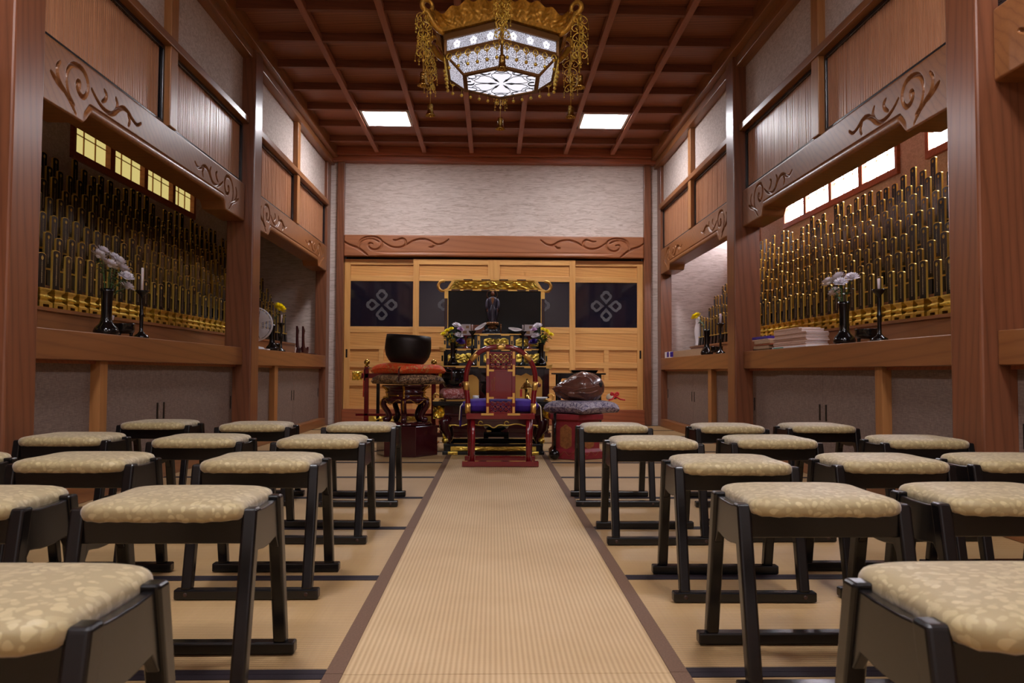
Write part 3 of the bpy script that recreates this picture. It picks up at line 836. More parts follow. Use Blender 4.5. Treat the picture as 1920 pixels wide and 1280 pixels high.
for k in range(6):
    a0 = -PI/2 + k*PI/3
    def P2(r, a): return (r*math.cos(a), r*math.sin(a), zf)
    # big petals, inner spokes, corner scrolls
    pet = [P2(r_, a0+t_) for r_, t_ in ((0.05, -0.47), (0.10, -0.485), (0.15, -0.47), (0.185, -0.38), (0.20, -0.25), (0.192, -0.10), (0.185, 0.0), (0.192, 0.10), (0.20, 0.25), (0.185, 0.38), (0.15, 0.47), (0.10, 0.485), (0.05, 0.47))]
    fg.tube(pet, 0.0024, 5)
    for sgn in (-1, 1): fg.tube([P2(0.205, a0+sgn*0.25), P2(0.232, a0+sgn*0.13), P2(0.25, a0+sgn*0.20)], 0.0026, 5)
    fg.tube([P2(0.03, a0+PI/6), P2(0.075, a0+PI/6), P2(0.11, a0+PI/6)], [0.002, 0.0085, 0.001], 6)
    for sgn in (-1, 1):
        cx, cy = 0.225*math.cos(a0+sgn*PI/6*0.95), 0.225*math.sin(a0+sgn*PI/6*0.95)
        ar = [(cx+0.032*math.cos(t), cy+0.032*math.sin(t), zf) for t in np.linspace(0, 2*PI*0.8, 14)]
        fg.tube(ar, 0.003, 5)
    cx, cy = 0.238*math.cos(a0), 0.238*math.sin(a0)
    fg.tube([(cx+0.030*math.cos(t+a0+2), cy+0.030*math.sin(t+a0+2), zf) for t in np.linspace(0, 4.4, 12)], 0.003, 5)
fg.build('flower_filigree', M['filigree'], bpo)
# gilded crown with wavy top, six panels leaning outwards
for k in range(6):
    cr = MB(); a, b = hexv(0.468, 3.075, k), hexv(0.468, 3.075, k+1)
    n = 40; rows = 9
    out = (hexv(1, 0, k)+hexv(1, 0, k+1)).normalized(); tx = (b-a).normalized(); L = (b-a).length
    def top(t):
        e = abs(2*t-1)
        return 0.118 + 0.022*math.cos(PI*(2*t-1)*1.0) + 0.012*math.cos((2*t-1)*PI*5) + 0.06*max(0, e-0.70)/0.30
    def fn(u, v):
        h = top(u)*v
        rel = (0.0035*math.sin(u*60+4*math.sin(v*9+u*14)) + 0.003*math.sin(u*33-v*21+2*math.sin(u*47)))*math.sin(v*PI)
        p = a + tx*(L*u*1.0) + Vector((0, 0, 1))*h + out*(0.02+0.05*v*v+rel) + tx*(u-0.5)*0.13*v
        return p
    cr.surf(n*2, rows*2, fn)
    def fb(u, v): p = fn(u, v); return p - out*0.022
    cr.surf(n*2, 4, fb)
    cr.build('crown_panel', M['crown'], lan)
for k in range(6):
    dirv = hexv(1, 0, k); hk = MB()
    path = []
    for t in np.linspace(0, 1, 10):
        path.append(dirv*(0.46+0.13*t) + Vector((0, 0, 3.08+0.12*t*t)))
    cxr, cz = 0.585, 3.238
    for t in np.linspace(-PI/2+0.3, 1.25*PI, 14):
        path.append(dirv*(cxr+0.038*math.cos(t)) + Vector((0, 0, cz+0.038*math.sin(t))))
    hk.tube(path, [0.02]*6+[0.022]*4+[0.018]*8+[0.014]*6, 8)
    hk.build('corner_hook', M['crown'], lan)
rf = MB()
for k in range(6):
    a, b = hexv(0.465, 3.08, k), hexv(0.465, 3.08, k+1); c, d_ = hexv(0.08, 3.36, k+1), hexv(0.08, 3.36, k)
    rf.add([a, b, c, d_], [(0, 1, 2, 3)])
rf.lathe([(0.085, 3.35), (0.10, 3.37), (0.06, 3.41), (0.045, 3.45), (0.012, 3.47)], 12)
rf.build('roof', M['gold_dull'], lan)
ch = MB(); z = 3.46
i = 0
while z < 3.95:
    ax = Vector((1, 0, 0)) if i % 2 else Vector((0, 1, 0))
    ch.tube([ax*0.014*math.cos(t) + Vector((0, 0, z+0.022*math.sin(t))) for t in np.linspace(0, 2*PI, 10, endpoint=False)], 0.004, 5, 0, True)
    z += 0.034; i += 1
ch.build('chain', M['brass'], lan)
# pendants: filigree clusters over a bell
def ornament(mb, z, size, rnd):
    for q in range(4):
        a = q*PI/2 + rnd.uniform(0, 0.8); R = size
        cx, cy = math.cos(a), math.sin(a)
        path = [(cx*R*0.15, cy*R*0.15, z+0.035), (cx*R*0.6, cy*R*0.6, z+0.030), (cx*R*1.0, cy*R*1.0, z+0.004), (cx*R*0.7, cy*R*0.7, z-0.020), (cx*R*0.25, cy*R*0.25, z-0.012), (cx*R*0.5, cy*R*0.5, z+0.008)]
        pp = smooth_line(path, 1); mb.tube([tuple(p) for p in pp], 0.0052, 5, 0, False, 0.6)
        mb.tube([(cx*R, cy*R, z), (cx*R*1.05, cy*R*1.05, z-0.05)], 0.0012, 4)
        mb.sphere((cx*R*1.05, cy*R*1.05, z-0.055), 0.006, 8, 5)
        # small pierced lozenge
        lo = [(cx*R*1.05 + dx*(-cy), cy*R*1.05 + dx*cx, z-0.028+dz) for dx, dz in ((0, .013), (.010, 0), (0, -.013), (-.010, 0))]
        mb.tube(lo, 0.0028, 4, 0, True)
rnd = random.Random(11)
pm = MB()
pm.tube([(0, 0, 0.0), (0, 0, -0.44)], 0.0022, 5)
for z in (-0.07, -0.13, -0.19, -0.25, -0.315): ornament(pm, z, rnd.uniform(0.050, 0.066), rnd)
for z in (-0.03, -0.11, -0.20, -0.28, -0.36): pm.sphere((0, 0, z), (0.009, 0.009, 0.012), 8, 6)
pend_me = pm.mesh('pendant', [M['gold']])
bm_ = MB(); bm_.lathe([(0.004, 0.0), (0.018, -0.004), (0.021, -0.014), (0.021, -0.052), (0.024, -0.066), (0.034, -0.086), (0.040, -0.094), (0.036, -0.094), (0.02, -0.06), (0.0, -0.02)], 16)
bm_.lathe([(0.022, -0.018), (0.0235, -0.021), (0.022, -0.024)], 16); bm_.lathe([(0.0225, -0.044), (0.024, -0.047), (0.0225, -0.05)], 16)
bm_.sphere((0, 0, -0.094), 0.011, 8, 6)
bell_me = bm_.mesh('bell', [M['brass']])
for k in range(6):
    v = hexv(0.612, 3.215, k)
    p = bpy.data.objects.new('pendant', pend_me); COL.objects.link(p); p.parent = lan; p.location = v; p.rotation_euler = (0, 0, k*1.3)
    b = bpy.data.objects.new('bell', bell_me); COL.objects.link(b); b.parent = p; b.location = (0, 0, -0.44)
# bead drops below the middle rim, a smaller one at each side
dm = MB(); rnd = random.Random(5)
dm.tube([(0, 0, 0), (0, 0, -0.10)], 0.0018, 5); dm.sphere((0, 0, -0.106), 0.0125, 10, 7); dm.sphere((0, 0, -0.05), 0.007, 8, 5)
for q in (0, PI):
    pp = smooth_line([(0, 0, -0.006), (0.016*math.cos(q), 0.0, -0.012), (0.021*math.cos(q), 0, -0.032), (0.008*math.cos(q), 0, -0.046), (0, 0, -0.034)], 1)
    dm.tube([tuple(x) for x in pp], 0.0045, 5)
drop_me = dm.mesh('bead_drop', [M['gold']])
for k in range(6):
    a, b = hexv(0.452, 2.925, k), hexv(0.452, 2.925, k+1); out = (a+b).normalized()*0.012
    for q in range(6):
        t = (q+0.5)/6
        o = bpy.data.objects.new('bead_drop', drop_me); COL.objects.link(o); o.parent = lan
        o.location = a*(1-t)+b*t+out; o.rotation_euler = (0, 0, -PI/2+(k+0.5)*PI/3+PI/2)
# ================================================================ MEMORIAL TABLETS
def plaque_mesh(h, wd):
    mb = MB(); zt = h; t = 0.0065; n = 12
    def outline(w, z0, z1, r):
        pts = [(-w, z0), (w, z0)]
        for k in range(n+1):
            a = PI*k/n
            pts.append((w*math.cos(a), z1-r+r*math.sin(a)))
        return pts
    mb.prism(outline(wd, 0.118, zt, 0.014), 'y', -t, t, 1)                 # gilded edge
    mb.prism(outline(wd-0.0035, 0.120, zt-0.0035, 0.013), 'y', -t-0.0012, -t+0.004, 0)  # black face
    rr = 0.0095; zc = zt-0.034
    mb.tube([(rr*math.cos(a), -t-0.0018, zc+rr*1.15*math.sin(a)) for a in np.linspace(0, 2*PI, 14, endpoint=False)], 0.0019, 5, 1, True)
    mb.prism([(0.0045*math.cos(a), zc+0.0055*math.sin(a)) for a in np.linspace(0, 2*PI, 8, endpoint=False)], 'y', -t-0.0022, -t, 1)
    return mb
def pedestal_mb():
    mb = MB()
    def tier(w, dp, z0, z1, w2=None):
        w2 = w2 if w2 else w
        mb.hexa([(-w, -dp, z0), (w, -dp, z0), (w, dp, z0), (-w, dp, z0)], [(-w2, -dp*w2/w, z1), (w2, -dp*w2/w, z1), (w2, dp*w2/w, z1), (-w2, dp*w2/w, z1)])
    # feet with an arch between
    for s in (-1, 1): mb.box(s*0.030, s*0.066, -0.040, 0.040, 0.0, 0.018)
    tier(0.066, 0.040, 0.018, 0.030); tier(0.064, 0.038, 0.030, 0.042, 0.044)
    tier(0.040, 0.026, 0.042, 0.052); tier(0.046, 0.030, 0.052, 0.058, 0.060); tier(0.060, 0.038, 0.058, 0.068)
    tier(0.056, 0.034, 0.068, 0.078, 0.040); tier(0.036, 0.024, 0.078, 0.092); tier(0.038, 0.026, 0.092, 0.112, 0.054); tier(0.054, 0.034, 0.112, 0.119)
    for q in range(7):
        x = -0.045+0.015*q
        mb.sphere((x, -0.030, 0.108), (0.0075, 0.006, 0.010), 7, 5); mb.sphere((x*1.15, -0.036, 0.064), (0.0085, 0.005, 0.007), 7, 5)
    return mb
HV = [0.340, 0.360, 0.376, 0.405]
PL = [plaque_mesh(h, 0.0395) for h in HV]
PED = pedestal_mb()
pl_me = [p.mesh('plaque', [M['plaque'], M['gilt_edge']]) for p in PL]
ped_me = PED.mesh('pedestal', [M['gold']])
def whole(i):
    mb = MB()
    mb.v = list(PL[i].v); mb.f = [list(f) for f in PL[i].f]; mb.m = list(PL[i].m); mb.s = list(PL[i].s)
    mb.add([(-0.045,-0.03,0),(0.045,-0.03,0),(0.045,0.03,0),(-0.045,0.03,0),(-0.036,-0.022,0.107),(0.036,-0.022,0.107),(0.036,0.022,0.107),(-0.036,0.022,0.107)],
           [(0,3,2,1),(4,5,6,7),(0,1,5,4),(1,2,6,5),(2,3,7,6),(3,0,4,7)], 0)
    mb.box(-0.041, 0.041, -0.026, 0.026, 0.107, 0.119, 1)
    return mb
WH = [whole(i) for i in range(4)]
wh_me = [q.mesh('memorial_tablet', [M['plaque'], M['gilt_edge']]) for q in WH]
def to_px(p):
    dv = Vector(p)-CAMP; z = dv.dot(_f)
    return 960+FPX*dv.dot(_r)/z, 640-FPX*dv.dot(_u)/z, z
cands = []
rt = random.Random(21)
for s in (-1, 1):
    d = DZ(s)
    for k in range(7):
        x = 0.465+0.1*k+0.012*(k > 0); z = 1.137+0.154*k+d
        y = ((2.904+0.177*k) if s < 0 else (3.067+0.180*k)) + (0.0725 if k % 2 else 0.0) - 0.145*3
        yend = 8.66
        while y < yend:
            jit = rt.uniform(-0.011, 0.011); hi = rt.choice([0, 0, 1, 1, 1, 2, 2, 3]) if k < 6 else rt.choice([0, 0, 1, 2, 3, 3])
            skip = (k == 6 and rt.random() < 0.16)
            if not skip:
                px, py, zz = to_px((X(s, x), y+jit, z+0.25))
                px2, _, _ = to_px((X(s, x), y+0.02, z+0.3))
                lo, hi_px = (428, 490) if s < 0 else (1365, 1424)
                hidden = lo < px < hi_px or px < 66 or px > 1792 or py < 0
                # far bay is cut off behind the middle pillar; near bay ends at the camera-side pillar
                size = FPX*0.25/zz
                cands.append([hidden, size, s, k, y+jit, x, z, hi, rt.uniform(-0.05, 0.05), px])
            y += 0.145
vis = sorted([c for c in cands if not c[0]], key=lambda c: -c[1])
single = vis[:300]; rest = vis[300:] + [c for c in cands if c[0]]
ROWN = ['bottom', 'second', 'third', 'fourth', 'fifth', 'sixth', 'top']
ONES = ['', 'first', 'second', 'third', 'fourth', 'fifth', 'sixth', 'seventh', 'eighth', 'ninth', 'tenth', 'eleventh', 'twelfth', 'thirteenth', 'fourteenth', 'fifteenth', 'sixteenth', 'seventeenth', 'eighteenth', 'nineteenth', 'twentieth']
TENS = {20: 'twenty', 30: 'thirty', 40: 'forty'}
def ordinal(n):
    if n <= 20: return ONES[n]
    if n % 10 == 0: return {30: 'thirtieth', 40: 'fortieth'}[n]
    return TENS[n//10*10] + '-' + ONES[n % 10]
from collections import defaultdict
byrow = defaultdict(list)
for c in single:
    bay = 'near' if c[4] < 5.36 or (c[2] < 0 and c[9] < 430) or (c[2] > 0 and c[9] > 1424) else 'far'
    byrow[(c[2], c[3], bay)].append(c)
for (s, k, bay), L in byrow.items():
    L.sort(key=lambda c: c[4])
    for i, (hid, size, s_, k_, y, x, z, hi, tw, px) in enumerate(L):
        lab = 'black and gold memorial tablet, %s along the %s row, %s alcove beyond the %s pillar' % (ordinal(i+1), ROWN[k], 'left' if s < 0 else 'right', 'first' if bay == 'near' else 'second')
        grp = 'memorial tablets on the %s altar steps' % ('left' if s < 0 else 'right')
        rz = (PI/2 if s < 0 else -PI/2)+tw
        if k == 0:
            t = thing('memorial_tablet', lab, 'memorial tablet', (X(s, x), y, z), rz, grp)
            for nm, me in (('plaque', pl_me[hi]), ('pedestal', ped_me)):
                o = bpy.data.objects.new(nm, me); COL.objects.link(o); o.parent = t
        else:
            o = bpy.data.objects.new('memorial_tablet', wh_me[hi]); COL.objects.link(o); tag(o, lab, 'memorial tablet', grp)
            o.location = (X(s, x), y, z); o.rotation_euler = (0, 0, rz)
mb = MB()
for hid, size, s, k, y, x, z, hi, tw, px in rest:
    T = Matrix.Translation((X(s, x), y, z)) @ Matrix.Rotation((PI/2 if s < 0 else -PI/2)+tw, 4, 'Z')
    src = WH[hi]; o = len(mb.v)
    for p in src.v: q = T @ Vector(p); mb.v.append((q.x, q.y, q.z))
    for f, m_, sm in zip(src.f, src.m, src.s): mb.f.append([i+o for i in f]); mb.m.append(m_); mb.s.append(sm)
o = mb.build('distant_memorial_tablets', [M['plaque'], M['gilt_edge']]); o['kind'] = 'stuff'
tag(o, 'remaining far-off rows of small black and gold tablets on both altar steps', 'memorial tablets')
# ================================================================ SHELF OFFERINGS
def vase_mb(h=0.30, r=0.075):
    k = h/0.30
    mb = MB(); mb.lathe([(0.0, 0.0), (r*0.80, 0.0), (r, 0.012*k), (r*1.02, 0.028*k), (r*0.9, 0.05*k), (r*0.58, 0.075*k), (r*0.45, 0.10*k), (r*0.42, 0.15*k), (r*0.44, 0.22*k), (r*0.52, 0.28*k), (r*0.56, 0.30*k), (r*0.48, 0.298*k), (r*0.36, 0.20*k), (0.0, 0.19*k)], 28)
    return mb
def make_vase(loc, label, h=0.30, r=0.075):
    o = vase_mb(h, r).build('flower_vase', M['lacquer']); o.location = loc; tag(o, label, 'vase', 'black flower vases'); return o
def make_burner(loc, label, r=0.072):
    t = thing('incense_burner', label, 'incense burner', loc, 0, 'black incense burners')
    mb = MB(); mb.lathe([(0.0, 0.028), (r*0.6, 0.024), (r*0.92, 0.034), (r*1.0, 0.055), (r*0.97, 0.078), (r*1.03, 0.086), (r*1.03, 0.092), (r*0.88, 0.092), (r*0.85, 0.07), (0, 0.065)], 28)
    mb.build('bowl', M['lacquer'], t)
    for q in range(3):
        a = q*2*PI/3+0.5; f = MB(); f.lathe([(0.009, 0.0), (0.012, 0.006), (0.010, 0.018), (0.016, 0.036)], 10, (r*0.68*math.cos(a), r*0.68*math.sin(a), 0)); f.build('foot', M['lacquer'], t)
    return t
def make_candlestick(loc, label, h=0.335, group='black candlesticks'):
    k = h/0.335
    mb = MB(); mb.lathe([(0.0, 0.0), (0.050, 0.0), (0.054, 0.008), (0.048, 0.020), (0.026, 0.034), (0.014, 0.050), (0.0125, 0.09), (0.0135, 0.15*k), (0.017, 0.16*k), (0.017, 0.168*k), (0.0125, 0.178*k), (0.0115, 0.28*k), (0.016, 0.300*k), (0.036, 0.318*k), (0.044, 0.330*k), (0.043, 0.335*k), (0.034, 0.332*k), (0, 0.326*k)], 22)
    o = mb.build('candlestick', M['lacquer']); o.location = loc; tag(o, label, 'candlestick', group); return o
def make_candle(loc, label, h=0.1, r=0.0095):
    t = thing('candle', label, 'candle', loc, 0, 'white candles')
    mb = MB(); mb.lathe([(0.0, 0), (r*0.85, 0), (r, h*0.9), (r*0.8, h), (0, h*1.0)], 14); mb.build('wax', M['candle'], t)
    wk = MB(); wk.tube([(0, 0, h), (0, 0, h+0.012)], 0.0014, 5); wk.build('wick', M['steel_dark'], t)
    return t
def flower(base, head, R, kind, label, cat='flower', layers=4, tilt=(0, 0), leaves=4, group=None, seed=0, depth=0.6):
    """cut flower: base point (stem foot), head centre"""
    o2 = Vector((head[0]-base[0], head[1]-base[1])); o2 = o2*min(1.0, 0.012/max(o2.length, 1e-4))
    base = (base[0]+o2.x, base[1]+o2.y, base[2])
    t = thing('chrysanthemum' if kind != 'petal_purple' else 'bellflower', label, cat, base, 0, group)
    B = Vector(base); Hd = Vector(head)-B
    rnd = random.Random(seed)
    mid = Vector((Hd.x*0.28, Hd.y*0.28, Hd.z*0.62))
    st = MB(); st.tube([tuple(p) for p in smooth_line([(0, 0, 0), tuple(mid), tuple(Hd)], 2)], 0.0026, 6); st.build('stem', M['stem'], t)
    nrm = Vector((tilt[0], tilt[1], 1)).normalized()
    q = Vector((0, 0, 1)).rotation_difference(nrm).to_matrix().to_4x4()
    mb = MB(); T = Matrix.Translation(Hd) @ q
    npet = 17
    for L in range(layers):
        f = L/max(layers-1, 1); el = 0.05 + 1.25*f; ln = R*(1-0.45*f)
        for k in range(npet-3*L):
            a = 2*PI*k/(npet-3*L) + L*0.4 + rnd.uniform(-0.08, 0.08); e = el+rnd.uniform(-0.12, 0.12)
            wd = R*0.17
            d1 = Vector((math.cos(a)*math.cos(e), math.sin(a)*math.cos(e), math.sin(e)))
            sd = Vector((-math.sin(a), math.cos(a), 0)); upv = d1.cross(sd)*-1
            vs = []
            for (u_, w_, c_) in ((0.08, 0.4, 0), (0.45, 1.0, 0.06), (0.8, 0.95, 0.10), (1.0, 0.35, 0.22)):
                c0 = d1*ln*u_ + Vector((0, 0, 1))*ln*c_*depth
                vs += [c0 - sd*wd*w_, c0 + sd*wd*w_, c0 - Vector((0, 0, 1))*0.0012]
            fs = []
            for i in range(3):
                p0 = i*3; p1 = (i+1)*3
                fs += [(p0, p0+2, p1+2, p1), (p0+2, p0+1, p1+1, p1+2)]
            mb.add(vs, fs, 0, True, T)
    mb.sphere((0, 0, 0.0), (R*0.3, R*0.3, R*0.25), 10, 6, 0, T)
    mb.build('petals', M[kind], t)
    if leaves:
        lf = MB()
        for k in range(leaves):
            u_ = rnd.uniform(0.48, 0.86); c0 = mid*min(1, u_/0.55) if u_ < 0.55 else mid.lerp(Hd, (u_-0.55)/0.45)
            a = math.atan2(o2.y, o2.x)+rnd.uniform(-0.9, 0.9); dr = Vector((math.cos(a), math.sin(a), rnd.uniform(-0.2, 0.7))).normalized(); sd = dr.cross(Vector((0, 0, 1))).normalized()
            ln = rnd.uniform(0.035, 0.06); wd = ln*0.28
            prof = [(0, 0.1), (0.25, 0.8), (0.4, 0.55), (0.55, 1.0), (0.7, 0.6), (0.85, 0.55), (1.0, 0.05)]
            vs = []
            for u2, w2 in prof:
                c1 = c0 + dr*ln*u2 - Vector((0, 0, 1))*ln*0.25*u2*u2
                vs += [c1 - sd*wd*w2 + Vector((0, 0, 0.004*w2)), c1, c1 + sd*wd*w2 + Vector((0, 0, 0.004*w2))]
            fs = []
            for i in range(len(prof)-1):
                p0, p1 = 3*i, 3*i+3
                fs += [(p0, p0+1, p1+1, p1), (p0+1, p0+2, p1+2, p1+1)]
            lf.add(vs, fs, 0, True)
        lf.build('leaves', M['leaf'], t)
    return t
SZ = {-1: 0.968+DZ(-1)+0.001, 1: 0.968+DZ(1)+0.001}
sh = lambda s, o, y: (X(s, o), y, SZ[s])
# --- near left set
make_vase(sh(-1, 0.13, 3.05), 'black vase holding a bunch of white flowers on the left shelf')
make_burner(sh(-1, 0.14, 3.30), 'black three-footed incense burner beside the white flower vase, left shelf')
make_candlestick(sh(-1, 0.11, 3.50), 'black candlestick with tall white candle, left shelf near bay')
make_candle((X(-1, 0.11), 3.50, SZ[-1]+0.330), 'tall white candle on the candlestick in front of the left tablets', 0.165)
fb = (X(-1, 0.13), 3.05, SZ[-1]+0.20)
heads = [(-0.03,-0.015,.545,'topmost'),(0.0,0.075,.515,'second highest'),(0.03,0.13,.455,'altar-side lower'),(-0.01,-0.10,.505,'camera-side upper'),(0.06,0.015,.485,'front middle'),(0.05,-0.075,.45,'camera-side lower'),(0.075,0.09,.395,'drooping'),(0.06,0.14,.335,'lowest drooping')]
for i, (dx, dy, hz, w_) in enumerate(heads):
    flower(fb, (fb[0]+dx, fb[1]+dy, SZ[-1]+hz-0.01), 0.054, 'petal_white', '%s white chrysanthemum of the bunch in the left shelf vase' % w_, 'flower', 4, (0.5, rnd.uniform(-0.3, 0.5)), 4, 'white chrysanthemums in the left shelf vase', i)
# --- far left set
make_vase(sh(-1, 0.14, 6.83), 'black vase with one yellow flower on the far left shelf', 0.30, 0.07)
make_burner(sh(-1, 0.15, 6.98), 'black incense burner by the yellow flower, far left shelf', 0.065)
make_candlestick(sh(-1, 0.11, 7.09), 'black candlestick with short candle on the far left shelf')
make_candle((X(-1, 0.11), 7.09, SZ[-1]+0.330), 'short white candle on the far left candlestick', 0.10)
fb = (X(-1, 0.14), 6.83, SZ[-1]+0.20)
flower(fb, (fb[0]+0.04, fb[1]+0.12, SZ[-1]+0.49), 0.085, 'petal_yellow', 'yellow chrysanthemum leaning in the far left vase', 'flower', 5, (0.55, 0.5), 10, None, 31)
# --- near right set
make_vase(sh(1, 0.10, 3.45), 'black vase with a few white flowers on the right shelf')
make_burner(sh(1, 0.13, 3.17), 'black incense burner between vase and candlestick, right shelf near bay', 0.08)
make_candlestick(sh(1, 0.10, 2.95), 'black candlestick with short candle, right shelf near bay')
make_candle((X(1, 0.10), 2.95, SZ[1]+0.330), 'short white candle in front of the right tablets, near bay', 0.075)
fb = (X(1, 0.10), 3.45, SZ[1]+0.20)
for i, (dx, dy, hz, w_) in enumerate([(-0.02,0.03,.475,'topmost'),(-0.05,0.135,.45,'altar-side upper'),(0.02,0.18,.385,'lowest'),(-0.03,-0.02,.43,'middle'),(0.0,-0.13,.455,'camera-side')]):
    flower(fb, (fb[0]+dx, fb[1]+dy, SZ[1]+hz), 0.052, 'petal_white', '%s white chrysanthemum of the five in the right shelf vase' % w_, 'flower', 4, (-0.25, (0.5 if dy > 0 else -0.5)), 5, 'white chrysanthemums in the right shelf vase', 40+i)
# --- far right set
make_vase(sh(1, 0.11, 7.02), 'black vase with one yellow flower on the far right shelf', 0.30, 0.07)
make_burner(sh(1, 0.13, 6.70), 'black incense burner by the yellow flower, far right shelf', 0.072)
make_candlestick(sh(1, 0.10, 6.44), 'black candlestick with short candle on the far right shelf')
make_candle((X(1, 0.10), 6.44, SZ[1]+0.330), 'short white candle on the far right candlestick', 0.11, 0.013)
fb = (X(1, 0.11), 7.02, SZ[1]+0.20)
flower(fb, (fb[0]-0.01, fb[1]+0.42, SZ[1]+0.475), 0.07, 'petal_yellow', 'yellow chrysanthemum leaning left in the far right vase', 'flower', 5, (-0.4, 0.35), 14, None, 51)
# --- electric fan, half behind the left middle pillar
t = thing('electric_fan', 'white electric desk fan on the left shelf behind the middle pillar', 'fan', (X(-1, 0.19), 6.36, SZ[-1]), 0.10)
b = MB(); b.lathe([(0, 0), (0.10, 0), (0.105, 0.012), (0.09, 0.03), (0.03, 0.045), (0, 0.05)], 24); b.build('base', M['fan_white'], t)
b = MB(); b.tube([(0, 0.03, 0.03), (0, 0.03, 0.26)], 0.018, 10); b.build('neck', M['fan_white'], t)
b = MB(); b.tube([(0, -0.02, 0.275), (0, 0.12, 0.275)], [0.05, 0.04], 14); b.build('motor', M['fan_white'], t)
b = MB(); Rf = 0.18; zc = 0.275
for rr, yy in ((Rf, 0.0), (Rf*0.985, -0.03), (Rf*0.985, 0.03)): b.tube([(rr*math.cos(a), yy, zc+rr*math.sin(a)) for a in np.linspace(0, 2*PI, 48, endpoint=False)], 0.0035, 6, 0, True)
for side_ in (-1, 1):
    for k in range(84):
        a = 2*PI*k/84; b.tube([(0.04*math.cos(a), side_*0.055, zc+0.04*math.sin(a)), (0.12*math.cos(a), side_*0.05, zc+0.12*math.sin(a)), (Rf*math.cos(a), side_*0.02, zc+Rf*math.sin(a))], 0.0011, 4)
b.build('cage', M['fan_white'], t)
b = MB(); b.lathe([(0, 0), (0.048, 0.0), (0.045, 0.012), (0, 0.016)], 20, M=Matrix.Translation((0, -0.054, zc)) @ Matrix.Rotation(PI/2, 4, 'X')); b.build('badge', M['white'], t)
for k in range(4):
    b = MB(); a0 = k*PI/2+0.3
    b.surf(8, 6, lambda u, v: ((0.03+0.13*v)*math.cos(a0+0.95*u*(0.6+0.4*v)), 0.018-0.036*u, zc+(0.03+0.13*v)*math.sin(a0+0.95*u*(0.6+0.4*v)))); b.build('blade', M['fan_white'], t)
# --- black upright stands, far left
t = thing('scroll_rack', 'dark wooden rack with two upright hooked supports, far left shelf end', 'rack', (X(-1, 0.14), 8.17, SZ[-1]), 0)
b = MB(); b.box(-0.10, 0.10, -0.46, 0.46, 0, 0.014); b.build('base', M['dark_red'], t, 0.003)
prof = [(-0.16, 0.014), (-0.16, 0.36), (-0.02, 0.30), (-0.055, 0.27), (-0.075, 0.25), (-0.07, 0.19), (-0.02, 0.11), (0.05, 0.07), (0.10, 0.085), (0.14, 0.06), (0.20, 0.045), (0.24, 0.06), (0.27, 0.10), (0.31, 0.10), (0.33, 0.07), (0.29, 0.03), (0.24, 0.014)]
for k, xo in enumerate((-0.032, 0.032)):
    b = MB(); b.prism([(p*0.62-0.02+0.05*k, z) for p, z in prof], 'x', xo-0.012, xo+0.012); b.build('upright', M['dark_red'], t, 0.003)
b = MB(); b.obox((X(-1, 0.07), 7.60, SZ[-1]+0.035), (0.004, 0.05, 0.07), (0, 0.15, 0.1)); tag(b.build('card', M['paper_white']), 'small white card standing on the far left shelf', 'card')
b = MB(); b.obox((X(-1, 0.415), 3.70, 1.128+DZ(-1)), (0.004, 0.075, 0.035), (0, 0.25, 0.0)); tag(b.build('card', M['paper_white']), 'small white card below the left tablets near the vase', 'card')
b = MB(); b.box(-0.03, 0.03, -0.05, 0.05, 0, 0.012); o = b.build('card', M['paper_white']); o.location = sh(-1, 0.05, 6.28); tag(o, 'white paper slip lying on the left shelf under the fan', 'card')
# --- booklets on the right shelf
rb = random.Random(9); z = SZ[1]
b = MB(); b.box(-0.10, 0.10, -0.36, 0.36, 0, 0.014); o = b.build('magazine', M['paper_white'], None, 0.003); o.location = sh(1, 0.13, 4.32); tag(o, 'white magazine lying under the pale booklet stack, right shelf', 'magazine')
gb = MB(); gb.box(-0.1015, -0.10, 0.1, 0.33, 0.003, 0.011); gb.build('green_band', plain('green_print', srgb(60,140,120), 0.6), o)
z += 0.014
nm = ['lowest', 'second', 'third', 'fourth', 'fifth', 'sixth', 'seventh', 'eighth', 'ninth', 'tenth', 'eleventh', 'topmost']
for k in range(12):
    L = 0.34 if k < 9 else (0.30 if k < 11 else 0.27)
    b = MB(); b.box(-0.09, 0.09, -L, L, 0, 0.0118); b.box(-0.088, 0.088, -L-0.001, L+0.001, 0.003, 0.009, 1)
    o = b.build('booklet', [M['book_pink'], M['paper_white']], None, 0.002); o.location = (X(1, 0.13)+rb.uniform(-0.006, 0.006), 4.32+(0.34-L)*0.95+rb.uniform(-0.008, 0.008), z)
    tag(o, '%s booklet %s the pale stack on the right shelf' % (nm[k], 'of' if k in (0, 11) else 'from the bottom of'), 'booklet', 'booklets in the pale stack'); z += 0.0122
z = SZ[1]
for k, (L, h_, ma, lab) in enumerate([(0.22, 0.012, 'lacquer', 'dark tray at the bottom of the untidy pile, right shelf'), (0.20, 0.03, 'cardboard', 'tan box low in the untidy pile beside the booklets, right shelf'), (0.19, 0.014, 'sill', 'brown folder in the untidy pile beside the booklets, right shelf'), (0.20, 0.03, 'cardboard', 'folded brown paper upper in the untidy pile, right shelf'), (0.21, 0.012, 'book_pink', 'pale folder near the top of the untidy pile, right shelf'), (0.20, 0.024, 'purple', 'dark purple cloth on top of the untidy pile, right shelf')]):
    b = MB(); b.box(-0.09, 0.09, -L, L, 0, h_); o = b.build(['tray', 'box', 'folder', 'folded_paper', 'folder', 'folded_cloth'][k], M[ma], None, 0.003); o.location = (X(1, 0.13)+rb.uniform(-0.01, 0.01), 4.98+rb.uniform(-0.04, 0.04), z); tag(o, lab, ['tray', 'box', 'folder', 'paper', 'folder', 'cloth'][k]); z += h_+0.0005
